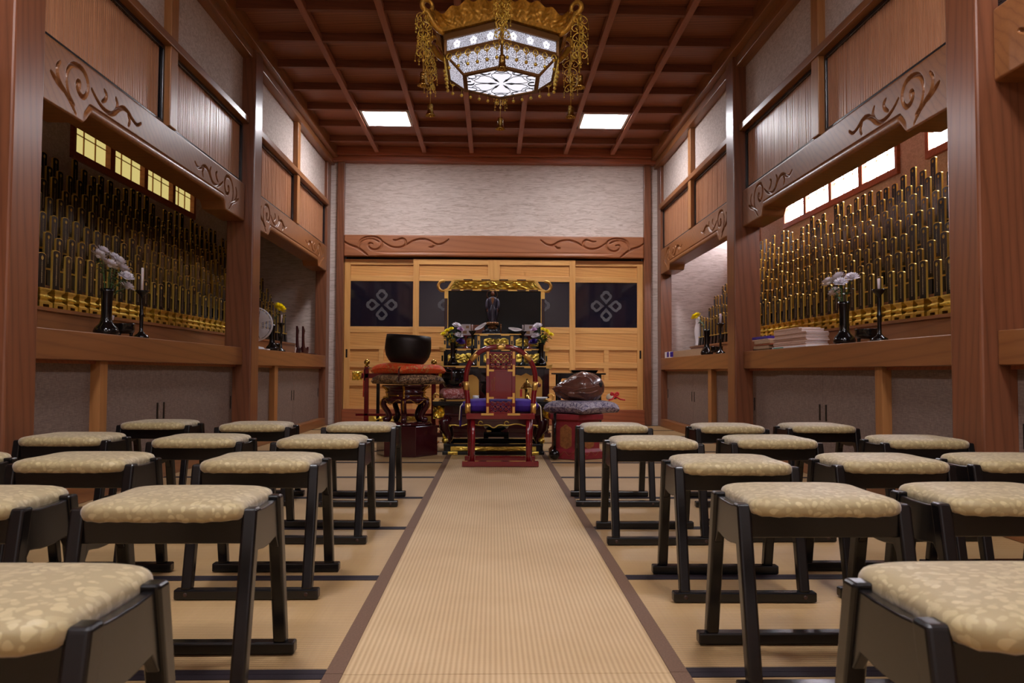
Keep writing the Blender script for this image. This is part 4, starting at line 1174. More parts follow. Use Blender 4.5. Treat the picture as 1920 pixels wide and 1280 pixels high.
# --- far right clutter
t = thing('incense_box', 'white and purple paper box at the far right shelf end', 'box', sh(1, 0.10, 8.80), 0)
b = MB(); b.box(-0.05, 0.05, -0.16, 0.16, 0, 0.085); b.build('box_body', M['paper_white'], t, 0.003)
b = MB(); b.box(-0.0515, -0.049, -0.10, 0.03, 0.012, 0.083); b.box(-0.049, 0.049, -0.161, -0.158, 0.012, 0.083); b.build('purple_print', M['purple'], t)
b = MB(); b.box(-0.06, 0.06, -0.72, 0.72, 0, 0.085); o = b.build('cardboard_box', M['cardboard'], None, 0.003); o.location = sh(1, 0.14, 7.86); tag(o, 'long flat cardboard box on the far right shelf', 'box')
b = MB(); b.box(-0.055, 0.055, -0.12, 0.12, 0, 0.10); o = b.build('paper_carton', plain('lilac_carton', srgb(190,176,206), 0.7), None, 0.003); o.location = sh(1, 0.27, 8.62); tag(o, 'lilac paper carton behind the purple box, far right shelf', 'box')
b = MB(); b.lathe([(0.0, 0), (0.055, 0.0), (0.06, 0.02), (0.05, 0.06), (0.062, 0.12), (0.072, 0.20), (0.066, 0.26), (0.045, 0.32), (0.05, 0.36), (0.03, 0.40), (0, 0.41)], 18, sx=0.8)
o = b.build('wrapped_bundle', M['paper_white']); o.location = (X(1, 0.49), 8.80, 1.137+DZ(1)+0.001); tag(o, 'white wrapped upright bundle at the end of the right tablets', 'bundle')
# ================================================================ ALTAR
def relief(mb, x0, x1, z0, z1, y, amp, seed, mat=0, outline=None, n=(60, 24), freq=1.0):
    """carved gilt relief facing -y"""
    rnd = random.Random(seed); ph = [rnd.uniform(0, 6.28) for _ in range(8)]
    L = (x1-x0); Hh = (z1-z0)
    def fn(u, v):
        xx = u*L/Hh*freq; a = 2*abs(u-0.5)
        if outline: zt_, zb_ = outline(u); zz = z0+Hh*(zb_+(zt_-zb_)*v)
        else: zz = z0+Hh*v
        sw = math.sin(xx*6+ph[0]+2.2*math.sin(v*5+ph[1]+xx*2)) + 0.7*math.sin(xx*13+v*9+ph[2]+1.5*math.sin(xx*5+ph[3])) + 0.5*math.sin(v*17-xx*9+ph[4])
        e = min(1, 5*min(u, 1-u, v, 1-v)*1.0)
        return (x0+L*u, y-amp*(0.5+0.42*sw)*e - amp*0.2, zz)
    mb.surf(n[0], n[1], fn, mat)
AX = -0.02
alt = thing('tiered_altar', 'black lacquered altar with gilt carved tiers and a gilded gate on top', 'altar', (AX, 7.0, 0))
def slab(z0, z1, hw, y0, y1, name):
    b = MB(); b.box(-hw, hw, y0, y1, z0, z1); o = b.build(name, M['lacquer'], alt, 0.003)
    g_ = MB()
    g_.box(-hw, hw, y0-0.004, y0+0.004, z1-0.011, z1+0.001)
    for s in (-1, 1):
        g_.hexa([(s*hw, y0-0.006, z0-0.006), (s*(hw-0.06), y0-0.006, z0), (s*(hw-0.06), y0+0.04, z0), (s*hw, y0+0.04, z0-0.006)],
                [(s*(hw+0.014), y0-0.012, z1+0.022), (s*(hw-0.05), y0-0.006, z1+0.004), (s*(hw-0.05), y0+0.04, z1+0.004), (s*(hw+0.014), y0+0.03, z1+0.022)])
    for xq in (-0.5, -0.17, 0.17, 0.5): g_.box(xq*hw*1.2-0.05, xq*hw*1.2+0.05, y0-0.0055, y0+0.002, z0+0.001, z1-0.011)
    g_.build('gilt_edge', M['gold_pale'], o)
    return o
b = MB(); b.box(-0.60, 0.60, 0.14, 0.85, 0.10, 0.80); b.box(-0.66, 0.66, 0.08, 0.87, 0.0, 0.05); b.box(-0.63, 0.63, 0.11, 0.86, 0.05, 0.10)
for xq in (-0.61, -0.13, 0.13, 0.61): b.box(xq-0.03, xq+0.03, 0.10, 0.16, 0.10, 0.80)
lo = b.build('lower_cabinet', M['dark_red'], alt, 0.003)
g_ = MB()
for c in (-0.37, 0.0, 0.37):
    w_ = 0.19 if abs(c) > 0.1 else 0.085
    pts = [(c-w_, 0.16), (c+w_, 0.16), (c+w_, 0.66), (c+w_*0.86, 0.70), (c+w_*0.6, 0.725), (c+w_*0.3, 0.715), (c, 0.745), (c-w_*0.3, 0.715), (c-w_*0.6, 0.725), (c-w_*0.86, 0.70), (c-w_, 0.66)]
    g_.prism(pts, 'y', 0.132, 0.142)
g_.build('arched_panel', M['gold_pale'], lo)
slab(0.800, 0.824, 0.645, -0.16, 0.88, 'lower_step')
slab(1.000, 1.023, 0.628, 0.02, 0.88, 'middle_step')
slab(1.180, 1.203, 0.615, 0.14, 0.88, 'top_step')
for zz0, zz1, yy, hw, nm in ((0.824, 1.0, 0.06, 0.615, 'lower_riser'), (1.023, 1.18, 0.175, 0.595, 'upper_riser')):
    b = MB(); b.box(-hw, hw, yy, 0.86, zz0, zz1); o = b.build(nm, M['lacquer'], alt)
    for c, w_ in ((-0.39, 0.15), (0.02, 0.145), (0.40, 0.15)):
        g_ = MB(); hh = (zz1-zz0)
        out = lambda u: (0.80+0.20*math.sin(PI*min(1, 1.0*u*2 if u < .5 else 2-2*u))**0.5*abs(math.cos(3*PI*(u-0.5)))**0.3, 0.12+0.10*(abs(2*u-1))**4)
        relief(g_, c-w_, c+w_, zz0+0.02, zz1-0.025, yy-0.004, 0.010, int(c*100)+int(zz0*10), 0, out)
        g_.build('gilt_carving', M['gold'], o)
    g_ = MB()
    for xq in (-hw+0.012, -0.185, 0.205, hw-0.012):
        g_.box(xq-0.016, xq+0.016, yy-0.006, yy+0.002, zz0, zz1)
    g_.build('gilt_fitting', M['gold_pale'], o)
    g_ = MB()
    for xq in (-hw+0.012, -0.185, 0.205, hw-0.012): g_.box(xq-0.009, xq+0.009, yy-0.008, yy, zz0+0.055, zz1-0.055)
    g_.build('fitting_inset', M['lacquer'], o)
# gate
for s in (-1, 1):
    b = MB(); b.box(s*0.595-0.022, s*0.595+0.022, 0.60, 0.644, 1.203, 1.76); po = b.build('gate_post', M['dark_red'], alt, 0.003)
    g_ = MB(); g_.box(s*0.595-0.0235, s*0.595+0.0235, 0.5985, 0.6455, 1.66, 1.76); g_.box(s*0.575-0.004, s*0.575+0.004, 0.596, 0.648, 1.21, 1.75)
    g_.box(s*0.595-0.0235, s*0.595+0.0235, 0.5985, 0.6455, 1.203, 1.25); g_.build('post_fitting', M['gold_pale'], po)
b = MB(); b.box(-0.575, 0.575, 0.625, 0.64, 1.203, 1.755); b.build('backboard', M['back_black'], alt)
b = MB()
b.box(-0.62, 0.62, 0.592, 0.65, 1.752, 1.775)
b.box(-0.505, 0.505, 0.592, 0.65, 1.880, 1.898)
for s in (-1, 1):
    b.hexa([(s*0.595, 0.592, 1.775), (s*0.56, 0.592, 1.775), (s*0.56, 0.65, 1.775), (s*0.595, 0.65, 1.775)], [(s*0.515, 0.592, 1.898), (s*0.48, 0.592, 1.884), (s*0.48, 0.65, 1.884), (s*0.515, 0.65, 1.898)])
    pth = [(s*0.56, 0.62, 1.772)] + [(s*(0.635+0.062*math.cos(t)), 0.62, 1.815+0.062*math.sin(t)) for t in np.linspace(-2.4, 1.9, 16)]
    b.tube(pth, [0.016]*5+[0.019]*6+[0.017]*6, 8)
tr = b.build('gate_lintel', M['gold_pale'], alt, 0.003)
b = MB(); relief(b, -0.57, 0.57, 1.774, 1.882, 0.612, 0.022, 77, 0, lambda u: (1.0 if 0.08 < u < 0.92 else max(0.05, min(u, 1-u)/0.08), 0), (150, 24), 0.55)
b.build('gilt_dragon_carving', M['gold'], tr)
b = MB()
for xq in (-0.33, -0.11, 0.11, 0.33, 0.48, -0.48):
    b.box(xq-0.055, xq+0.055, 0.588, 0.60, 1.754, 1.770)
    if abs(xq) < 0.45: b.box(xq-0.055, xq+0.055, 0.588, 0.60, 1.885, 1.898)
b.build('dark_inlay', M['dark_red'], tr)
# statue
def loft(mb, secs, n=20, mat=0):
    def fn(u, v):
        k = v*(len(secs)-1); i = min(int(k), len(secs)-2); f = k-i
        a, b_ = secs[i], secs[i+1]
        z, rx, ry, cx, cy = [a[j]*(1-f)+b_[j]*f for j in range(5)]
        an = 2*PI*u
        return (cx+rx*math.cos(an), cy+ry*math.sin(an), z)
    mb.surf(n, (len(secs)-1)*2+1, fn, mat, True, True)
    a, b_ = secs[0], secs[-1]
    for q in (a, b_): mb.add([(q[3]+q[1]*math.cos(2*PI*k/n), q[4]+q[2]*math.sin(2*PI*k/n), q[0]) for k in range(n)], [list(range(n))], mat)
M['robe'] = plain('aged_dark_robe', srgb(74,68,86), 0.45, noise=0.3, nscale=25)
M['aged_gold'] = plain('aged_gilt_wood', srgb(140,92,52), 0.4, 0.5, noise=0.3, nscale=40)
M['skin_wood'] = plain('brown_carved_wood', srgb(112,66,42), 0.4, 0.2)
st = thing('buddhist_statue', 'small standing robed statue with ring halo on a lotus base before the black panel', 'statue', (-0.045, 7.42, 1.2035))
b = MB(); rnd = random.Random(2)
b.lathe([(0, 0), (0.115, 0), (0.118, 0.012), (0.105, 0.02), (0, 0.02)], 8, sx=1.15, sy=0.7, smooth=False)
for k in range(26):
    a = rnd.uniform(0, 2*PI); r_ = rnd.uniform(0.02, 0.085); b.sphere((r_*1.2*math.cos(a), r_*0.65*math.sin(a), 0.03+0.045*(1-r_/0.09)), (0.028, 0.022, 0.026), 7, 5)
b.build('rock_base', plain('dark_rock', srgb(50,48,56), 0.5), st)
b = MB(); b.lathe([(0, 0.07), (0.045, 0.07), (0.055, 0.085), (0.045, 0.10), (0.03, 0.11), (0.055, 0.122), (0.072, 0.145), (0.06, 0.15), (0, 0.15)], 16)
for k in range(12):
    a = 2*PI*k/12; b.sphere((0.062*math.cos(a), 0.062*math.sin(a), 0.134), (0.017, 0.017, 0.02), 7, 5)
    b.sphere((0.046*math.cos(a+.2), 0.046*math.sin(a+.2), 0.088), (0.014, 0.014, 0.012), 7, 5)
b.build('lotus_base', M['aged_gold'], st)
b = MB()
loft(b, [(0.148, 0.046, 0.036, 0, 0), (0.17, 0.044, 0.034, 0, 0), (0.25, 0.041, 0.031, 0, 0), (0.33, 0.044, 0.032, 0, 0), (0.385, 0.049, 0.034, 0, 0), (0.42, 0.055, 0.034, 0, 0), (0.445, 0.050, 0.030, 0, 0), (0.458, 0.026, 0.022, 0, 0), (0.462, 0.014, 0.014, 0, 0)], 24)
for s in (-1, 1):  # sleeves
    b.tube([(s*0.050, 0, 0.435), (s*0.064, -0.004, 0.40), (s*0.066, -0.012, 0.35), (s*0.060, -0.02, 0.315)], [0.018, 0.020, 0.021, 0.023], 10)
    b.tube([(s*0.058, -0.02, 0.325), (s*0.050, -0.02, 0.26), (s*0.046, -0.016, 0.19)], [0.018, 0.014, 0.006], 8)
    for q in range(3): b.tube([(s*(0.012+0.01*q), -0.034, 0.36-0.02*q), (s*(0.016+0.008*q), -0.034, 0.26), (s*(0.018+0.008*q), -0.036, 0.16)], 0.003, 5)
b.build('robe', M['robe'], st)
b = MB(); b.prism([(-0.022, 0.45), (0.022, 0.45), (0.012, 0.40), (0, 0.365), (-0.012, 0.40)], 'y', -0.037, -0.026); b.build('gilt_collar', M['aged_gold'], st)
b = MB()
b.tube([(0, 0, 0.455), (0, -0.003, 0.478)], 0.012, 10)
b.sphere((0, -0.004, 0.497), (0.022, 0.024, 0.029), 16, 12); b.sphere((0, 0.0, 0.524), (0.013, 0.013, 0.012), 10, 6)
b.sphere((0, -0.028, 0.494), (0.004, 0.005, 0.007), 6, 5)
for s in (-1, 1): b.sphere((s*0.0225, -0.002, 0.494), (0.003, 0.006, 0.012), 6, 5); b.sphere((s*0.009, -0.025, 0.501), (0.005, 0.003, 0.002), 6, 4)
b.sphere((0, -0.026, 0.482), (0.007, 0.003, 0.002), 6, 4)
for s in (-1, 1):
    b.sphere((s*0.061, -0.03, 0.305), (0.010, 0.009, 0.014), 8, 6)
    for q in range(4): b.tube([(s*0.061+(q-1.5)*0.004, -0.032, 0.298), (s*0.061+(q-1.5)*0.0042, -0.034, 0.278-0.003*abs(q-1.5))], [0.0022, 0.0016], 5)
b.build('head_and_hands', M['skin_wood'], st)
b = MB(); b.tube([(0.062*math.cos(a)-0.006, 0.032, 0.492+0.062*math.sin(a)) for a in np.linspace(0, 2*PI, 30, endpoint=False)], 0.0045, 6, 0, True); b.box(-0.004, 0.0, 0.024, 0.032, 0.42, 0.44)
b.build('halo', M['skin_wood'], st)
b = MB(); b.tube([(0.10, -0.03, 0.02), (0.10, -0.03, 0.115)], [0.010, 0.008], 8); b.sphere((0.10, -0.03, 0.118), (0.011, 0.011, 0.015), 8, 6); b.build('attendant_figure', M['aged_gold'], st)
# things standing on the altar
b = MB(); b.box(-0.125, 0.125, -0.05, 0.05, 0, 0.115); b.box(-0.135, 0.135, -0.058, 0.058, 0.108, 0.122); o = b.build('wooden_box', M['sill'], None, 0.003); o.location = (-0.27, 7.53, 1.2035); tag(o, 'brown wooden box on the top altar tier left of the statue', 'box')
zt3 = 0.8265
for s, sd, vx, cx_ in ((-1, 'left', -0.495, -0.275), (1, 'right', 0.515, 0.305)):
    make_vase((vx, 6.935, zt3), 'black vase of mixed flowers, %s end of the altar' % sd, 0.265, 0.062)
    make_candlestick((cx_, 6.945, zt3), 'black candlestick on the altar, %s of the chair back' % sd, 0.40)
    make_candle((cx_, 6.945, zt3+0.396), 'white candle on the %s altar candlestick' % sd, 0.075, 0.008)
    # red pedestal stand with a printed card on it
    t = thing('offering_stand', 'small red lacquer offering stand on the %s middle altar tier' % sd, 'stand', (cx_+s*0.078, 7.085, 1.0265), 0, 'red offering stands')
    q = MB(); q.lathe([(0, 0), (0.042, 0), (0.040, 0.01), (0.015, 0.02), (0.010, 0.06), (0.012, 0.13), (0.03, 0.145), (0, 0.145)], 16); q.build('stem', M['red_lac'], t)
    q = MB(); q.box(-0.055, 0.055, -0.035, 0.035, 0.145, 0.157); q.build('plate', M['red_lac'], t, 0.003)
    t = thing('printed_card', 'white printed card with brown picture on the %s red offering stand' % sd, 'card', (cx_+s*0.078, 7.085, 1.185), 0, 'printed cards')
    q = MB(); q.box(-0.055, 0.055, -0.004, 0.004, 0, 0.125); q.build('paper', M['paper_white'], t)
    q = MB(); q.box(-0.035, 0.01, -0.0055, -0.003, 0.015, 0.05); q.box(0.0, 0.035, -0.0055, -0.003, 0.078, 0.108); q.build('brown_picture', M['cardboard'], t)
    b = MB(); nn = 14
    b.surf(nn, 7, lambda u, v: (0.08*(2*u-1), 0.004+0.028*(2*v-1)*math.sin(PI*min(max(u, 0.02), 0.98))**0.6, 0.014*(2*u-1)**2+0.02*(2*v-1)*(2*v-1)))
    o = b.build('paper_petal', M['paper_white']); so = o.modifiers.new('solid', 'SOLIDIFY'); so.thickness = 0.0015
    o.location = (cx_+(0.10 if s < 0 else -0.085), 7.23, 1.278 if s < 0 else 1.246); o.rotation_euler = (0.9, -0.55 if s < 0 else 0.12, 0)
    tag(o, 'white petal-shaped paper leaning on the top altar tier %s of the statue' % sd, 'paper')
    f = (vx, 6.935, zt3+0.18)
    gname = 'altar flowers in the %s vase' % sd
    for i, (dx, hz, R, kd, nm_) in enumerate([(0.03, 0.585, 0.05, 'petal_white', 'topmost white chrysanthemum'), (0.07, 0.545, 0.038, 'petal_pink', 'pale pink chrysanthemum'), (0.055, 0.49, 0.048, 'petal_white', 'lower white chrysanthemum'), (0.065, 0.435, 0.055, 'petal_purple', 'purple bellflower'),
                                       (-0.05, 0.535, 0.036, 'petal_yellow', 'highest yellow button chrysanthemum'), (-0.085, 0.505, 0.034, 'petal_yellow', 'outermost yellow button chrysanthemum'), (-0.03, 0.48, 0.036, 'petal_yellow', 'lower yellow button chrysanthemum'), (-0.015, 0.55, 0.032, 'petal_yellow', 'inner yellow button chrysanthemum')]):
        flower(f, (vx+1.25*(dx if s < 0 else -dx), 6.92+(0.05, -0.05, -0.06, 0.03, 0.0, -0.03, 0.05, -0.04)[i], zt3+(hz-0.165-0.27)*1.25+0.27), R*1.12, kd, '%s in the %s altar vase' % (nm_, sd), 'flower', 4, (0.25*(1 if dx*(-s) > 0 else -1), -0.5), 13, gname, 60+i+(0 if s < 0 else 20))
# ---- front table
ft = thing('offering_table', 'black and gilt offering table with curved legs in front of the altar', 'table', (-0.03, 5.46, 0))
b = MB(); b.box(-0.56, 0.56, -0.32, 0.32, 0.462, 0.486); b.box(-0.555, 0.555, -0.315, 0.315, 0.445, 0.462); b.build('tabletop', M['lacquer'], ft, 0.004)
for s in (-1, 1):
    b = MB(); pth = [(s*0.47, 0, 0.492), (s*0.53, 0, 0.494)] + [(s*(0.545+0.026*math.cos(t)), 0, 0.520+0.026*math.sin(t)) for t in np.linspace(-PI/2, PI*0.9, 9)]
    b.tube(pth, [0.008, 0.010]+[0.010]*9, 8); b.box(s*0.50, s*0.555, -0.30, 0.30, 0.486, 0.496); b.build('scrolled_end', M['gold_pale'], ft)
    b = MB(); relief(b, s*0.50-0.055, s*0.50+0.055, 0.325, 0.445, -0.25, 0.035, 5+s, 0, None, (30, 24), 1.2); relief(b, s*0.50-0.055, s*0.50+0.055, 0.325, 0.445, -0.23, -0.02, 8+s, 0, None, (30, 24), 1.2)
    b.build('gilt_corner_carving', M['gold'], ft)
    b = MB()
    for q in range(6): b.box(s*0.405-0.045+q*0.016, s*0.405-0.045+q*0.016+0.010, -0.27, -0.22, 0.375, 0.448)
    b.box(s*0.405-0.042, s*0.405+0.042, -0.25, 0.25, 0.37, 0.45); b.build('ribbed_block', M['dark_red'], ft, 0.002)
b = MB(); b.box(-0.40, 0.40, -0.20, 0.20, 0.37, 0.45); b.box(-0.455, 0.455, -0.27, 0.27, 0.352, 0.372); b.box(-0.44, 0.44, -0.255, 0.255, 0.30, 0.352); b.build('waist', M['dark_red'], ft, 0.004)
pts = []
b = MB()
ap = [(-0.44, 0.302), (0.44, 0.302), (0.43, 0.262), (0.36, 0.272), (0.30, 0.258), (0.22, 0.285), (0.12, 0.262), (0.05, 0.275), (0, 0.235), (-0.05, 0.275), (-0.12, 0.262), (-0.22, 0.285), (-0.30, 0.258), (-0.36, 0.272), (-0.43, 0.262)]
b.prism(ap, 'y', -0.262, -0.245); b.build('apron', M['dark_red'], ft)
b = MB(); b.tube([(x, -0.265, z) for x, z in smooth_line(ap[2:], 2)], 0.0055, 6)
for c in (-0.12, 0.12): b.tube([(c+0.02*math.cos(t), -0.266, 0.285+0.018*math.sin(t)) for t in np.linspace(0, 5.2, 12)], 0.0045, 6)
b.build('gilt_scroll_line', M['gold'], ft)
for sx in (-1, 1):
    for sy in (-1, 1):
        b = MB(); cx_, cy_ = sx*0.42, sy*0.235
        b.tube([(cx_, cy_, 0.34), (cx_+sx*0.035, cy_+sy*0.03, 0.29), (cx_+sx*0.03, cy_+sy*0.025, 0.24), (cx_-sx*0.0, cy_, 0.185), (cx_-sx*0.005, cy_, 0.14), (cx_+sx*0.02, cy_+sy*0.015, 0.105)], [0.045, 0.052, 0.045, 0.032, 0.030, 0.034], 10)
        lg = b.build('leg', M['dark_red'], ft)
        if sy < 0:
            b = MB(); b.tube([(cx_+sx*0.05, cy_-0.045, 0.32), (cx_+sx*0.07, cy_-0.05, 0.27), (cx_+sx*0.04, cy_-0.035, 0.22), (cx_-sx*0.03, cy_-0.03, 0.26)], 0.005, 5)
            b.sphere((cx_+sx*0.02, cy_-0.02, 0.125), (0.034, 0.03, 0.03), 10, 7); b.tube([(cx_+sx*0.03, cy_-0.02, 0.15), (cx_+sx*0.045, cy_-0.025, 0.19)], [0.016, 0.004], 6); b.build('gilt_foot_mount', M['gold'], lg)
b = MB()
for s in (-1, 1):
    b.box(-0.455, 0.455, s*0.27-0.03, s*0.27+0.03, 0.078, 0.10); b.box(-0.465, 0.465, s*0.27-0.035, s*0.27+0.035, 0.0, 0.03); b.box(-0.44, 0.44, s*0.265-0.02, s*0.265+0.02, 0.03, 0.078)
    b.box(s*0.425-0.03, s*0.425+0.03, -0.27, 0.27, 0.0, 0.10)
bs = b.build('base_frame', M['lacquer'], ft, 0.003)
b = MB(); relief(b, -0.39, 0.39, 0.034, 0.075, -0.288, 0.008, 41, 0, None, (90, 10), 0.5)
for s in (-1, 1): relief(b, s*0.37-0.045, s*0.37+0.045, 0.002, 0.03, -0.308, 0.006, 43, 0, None, (16, 8), 1)
b.build('gilt_base_carving', M['gold'], bs)
TZ = 0.4875
# cushions
def cushion(name, side, thick, mat, loc, rz, label, sag=0.0, tassel=None, slope=0.0, droop=0.03):
    mb = MB(); n = 30
    def half(sgn):
        def fn(u, v):
            s_, t_ = 2*u-1, 2*v-1
            x = side/2*s_*(1-0.07*(1-t_*t_)); y = side/2*t_*(1-0.07*(1-s_*s_))
            h = ((1-s_**6)*(1-t_**6))**0.30
            z = thick*0.5 + sgn*thick*0.5*h - sag*math.exp(-(x*x+y*y)/(0.12**2))*(1 if sgn > 0 else 0) - droop*(abs(s_*t_))**4 - (slope*(x*math.cos(rz)-y*math.sin(rz))*math.exp(-((x*x+y*y)/0.05)**2) if sgn > 0 else 0)
            return (x, y, z)
        return fn
    mb.surf(n, n, half(1)); mb.surf(n, n, half(-1))
    t = thing(name, label, 'cushion', loc, rz)
    mb.build('cover', M[mat], t)
    if tassel:
        q = MB()
        for sx, sy in ((-1, -1), (1, -1), (-1, 1), (1, 1)):
            q.tube([(sx*side*0.49, sy*side*0.49, thick*0.5+0.01), (sx*side*0.56, sy*side*0.56, thick*0.4), (sx*side*0.56, sy*side*0.56, thick*0.4-0.10)], [0.004, 0.006, 0.007], 6)
        q.build('corner_tassels', M[tassel], t)
    return t
# small gong on the table
cushion('gong_cushion', 0.25, 0.105, 'brocade_pink', (-0.40, 5.36, TZ+0.010), 0.2, 'pink brocade cushion under the small black gong on the offering table', 0.0, None, 0.0, 0.0)
def gong(name, r, h, mat, loc, label, tilt=(0, 0), flat=0.62):
    mb = MB(); mb.lathe([(0, 0), (r*flat, 0.0), (r*0.80, h*0.08), (r*0.93, h*0.25), (r*1.0, h*0.5), (r*0.985, h*0.8), (r*0.95, h), (r*0.90, h*1.0), (r*0.92, h*0.8), (r*0.94, h*0.5), (r*0.86, h*0.25), (r*0.5, h*0.10), (0, h*0.08)], 40)
    o = mb.build(name, M[mat]); o.location = loc; o.rotation_euler = (tilt[0], tilt[1], 0); tag(o, label, 'bell'); return o
gong('bowl_gong', 0.120, 0.172, 'lacquer', (-0.40, 5.36, TZ+0.118), 'small black bowl gong on pink cushion on the offering table')
o = MB(); o.lathe([(0, 0), (0.085, 0), (0.09, 0.012), (0.05, 0.03), (0.055, 0.05), (0.095, 0.09), (0.10, 0.13), (0.08, 0.155), (0.105, 0.165), (0.11, 0.18), (0.06, 0.185), (0.05, 0.215), (0.09, 0.245), (0.10, 0.262), (0.07, 0.262), (0, 0.25)], 24)
o = o.build('incense_burner', M['bronze']); o.location = (-0.055, 5.42, TZ); tag(o, 'tall dark bronze incense burner on the offering table behind the chair', 'incense burner')
t = thing('hand_bell', 'brass roofed bell with red tassel on the offering table', 'bell', (0.285, 5.38, TZ))
b = MB(); b.lathe([(0, 0), (0.045, 0), (0.045, 0.012), (0.022, 0.02), (0.020, 0.10), (0.026, 0.105), (0.026, 0.115), (0, 0.115)], 18); b.build('column', M['brass'], t)
b = MB(); b.lathe([(0.062, 0.112), (0.060, 0.120), (0.045, 0.138), (0.030, 0.165), (0.012, 0.178), (0.008, 0.19), (0.012, 0.198), (0.0, 0.21)], 8, smooth=False); b.lathe([(0.0, 0.112), (0.062, 0.112)], 8); b.build('roof', M['brass'], t)
b = MB(); b.box(-0.066, -0.046, -0.006, 0.006, 0.035, 0.105); b.tube([(-0.056, 0, 0.105), (-0.05, 0, 0.118)], 0.002, 5); b.build('tassel', M['red_cord'], t)
b = MB(); b.lathe([(0, 0), (0.03, 0), (0.06, 0.02), (0.072, 0.034), (0.066, 0.034), (0.03, 0.012), (0, 0.01)], 24); o = b.build('dish', M['white']); o.location = (0.405, 5.33, TZ); tag(o, 'shallow white dish at the right end of the offering table', 'dish')
b = MB(); b.lathe([(0, 0), (0.026, 0), (0.030, 0.05), (0.027, 0.05), (0.024, 0.01), (0, 0.008)], 18); o = b.build('cup', M['white']); o.location = (-0.195, 5.29, TZ); tag(o, 'small white cup on the offering table left of the chair', 'cup')
b = MB(); b.box(-0.13, 0.13, -0.12, 0.12, 0.085, 0.135)
for s in (-1, 1): b.box(s*0.13-0.05*(s > 0), s*0.13+0.05*(s < 0), -0.12, 0.12, 0, 0.085)
o = b.build('low_stand', M['lacquer'], None, 0.003); o.location = (0.0, 6.2, 0.003); tag(o, 'low black footed stand on the floor behind the offering table', 'stand')
b = MB(); b.lathe([(0, 0), (0.05, 0), (0.12, 0.03), (0.15, 0.07), (0.145, 0.10), (0.10, 0.115), (0, 0.115)], 24); o = b.build('kettle_bowl', M['lacquer']); o.location = (0.0, 6.2, 0.139); tag(o, 'rounded black bowl on the low stand under the altar', 'bowl')
# ---- abbot's chair seen from behind
ch_ = thing('ceremonial_chair', 'red lacquered chair with round back and gilt fittings, seen from behind', 'chair', (0.025, 4.46, 0.003))
for y, w_ in ((-0.19, 0.305), (0.21, 0.298)):
    b = MB(); b.box(-w_, w_, y-0.03, y+0.03, 0, 0.042); b.build('foot_bar', M['red_lac'], ch_, 0.004)
for s in (-1, 1):
    b = MB(); b.tube([(s*0.225, -0.19, 0.04), (s*0.222, -0.17, 0.20), (s*0.222, -0.165, 0.395)], [0.021, 0.020, 0.019], 12); b.build('leg', M['red_lac'], ch_)
    b = MB(); b.tube([(s*0.255, 0.21, 0.04), (s*0.262, 0.21, 0.395)], 0.019, 12); b.build('leg', M['red_lac'], ch_)
    b = MB(); b.tube([(s*0.235, -0.16, 0.165), (s*0.258, 0.20, 0.165)], 0.011, 8); b.build('stretcher', M['red_lac'], ch_)
b = MB(); b.box(-0.275, 0.275, -0.205, -0.16, 0.375, 0.422); b.box(-0.275, 0.275, 0.19, 0.235, 0.375, 0.422)
for s in (-1, 1): b.box(s*0.275, s*0.235, -0.16, 0.19, 0.375, 0.422)
b.box(-0.24, 0.24, -0.165, 0.195, 0.40, 0.415); b.build('seat_frame', M['red_lac'], ch_, 0.005)
arch = [(0.0, .955), (.07, .952), (.13, .935), (.19, .90), (.235, .85), (.265, .79), (.278, .73), (.280, .68), (.274, .62), (.266, .56), (.262, .50), (.262, .42)]
ys = [-.20, -.20, -.197, -.19, -.18, -.17, -.16, -.15, -.15, -.155, -.16, -.165]
full = [(-x, y, z) for (x, z), y in list(zip(arch, ys))[::-1]] + [(x, y, z) for (x, z), y in list(zip(arch, ys))[1:]]
b = MB(); b.tube([tuple(p) for p in smooth_line(full, 2)], 0.0205, 12); bk = b.build('back_rail', M['red_lac'], ch_)
for s in (-1, 1):
    for (x, z, y, dx, dz) in ((0.208, .878, -.187, .032, -.033), (0.2755, .64, -.15, -.005, -.035), (0.2635, .46, -.163, -.001, -.04)):
        b = MB(); b.tube([(s*(x-dx), y, z-dz), (s*x, y, z), (s*(x+dx), y, z+dz)], 0.0222, 12); b.build('gilt_mount', M['gold_pale'], bk)
b = MB(); b.tube([(-.035, -.20, .9545), (0, -.20, .956), (.035, -.20, .9545)], 0.0224, 12); b.sphere((0, -0.222, 0.948), (0.03, 0.006, 0.020), 12, 6); b.build('gilt_mount', M['gold_pale'], bk)
for s in (-1, 1):
    b = MB(); b.tube([tuple(p) for p in smooth_line([(s*0.279, -0.15, 0.69), (s*0.295, -0.02, 0.68), (s*0.305, 0.12, 0.665), (s*0.315, 0.20, 0.65), (s*0.335, 0.235, 0.64)], 2)], 0.018, 10); b.build('arm', M['red_lac'], ch_)
    b = MB(); b.tube([(s*0.262, 0.225, 0.42), (s*0.290, 0.225, 0.55), (s*0.312, 0.20, 0.645)], 0.015, 10); b.build('arm_post', M['red_lac'], ch_)
sp = MB(); YS = -0.188
for s in (-1, 1): sp.box(s*0.118, s*0.088, YS-0.012, YS+0.012, 0.42, 0.945)
sp.box(-0.09, 0.09, YS-0.007, YS+0.009, 0.545, 0.765)
for z in (0.425, 0.545, 0.765, 0.905): sp.box(-0.09, 0.09, YS-0.011, YS+0.011, z-0.008, z+0.008)
spl = sp.build('splat', M['red_lac'], ch_, 0.003)
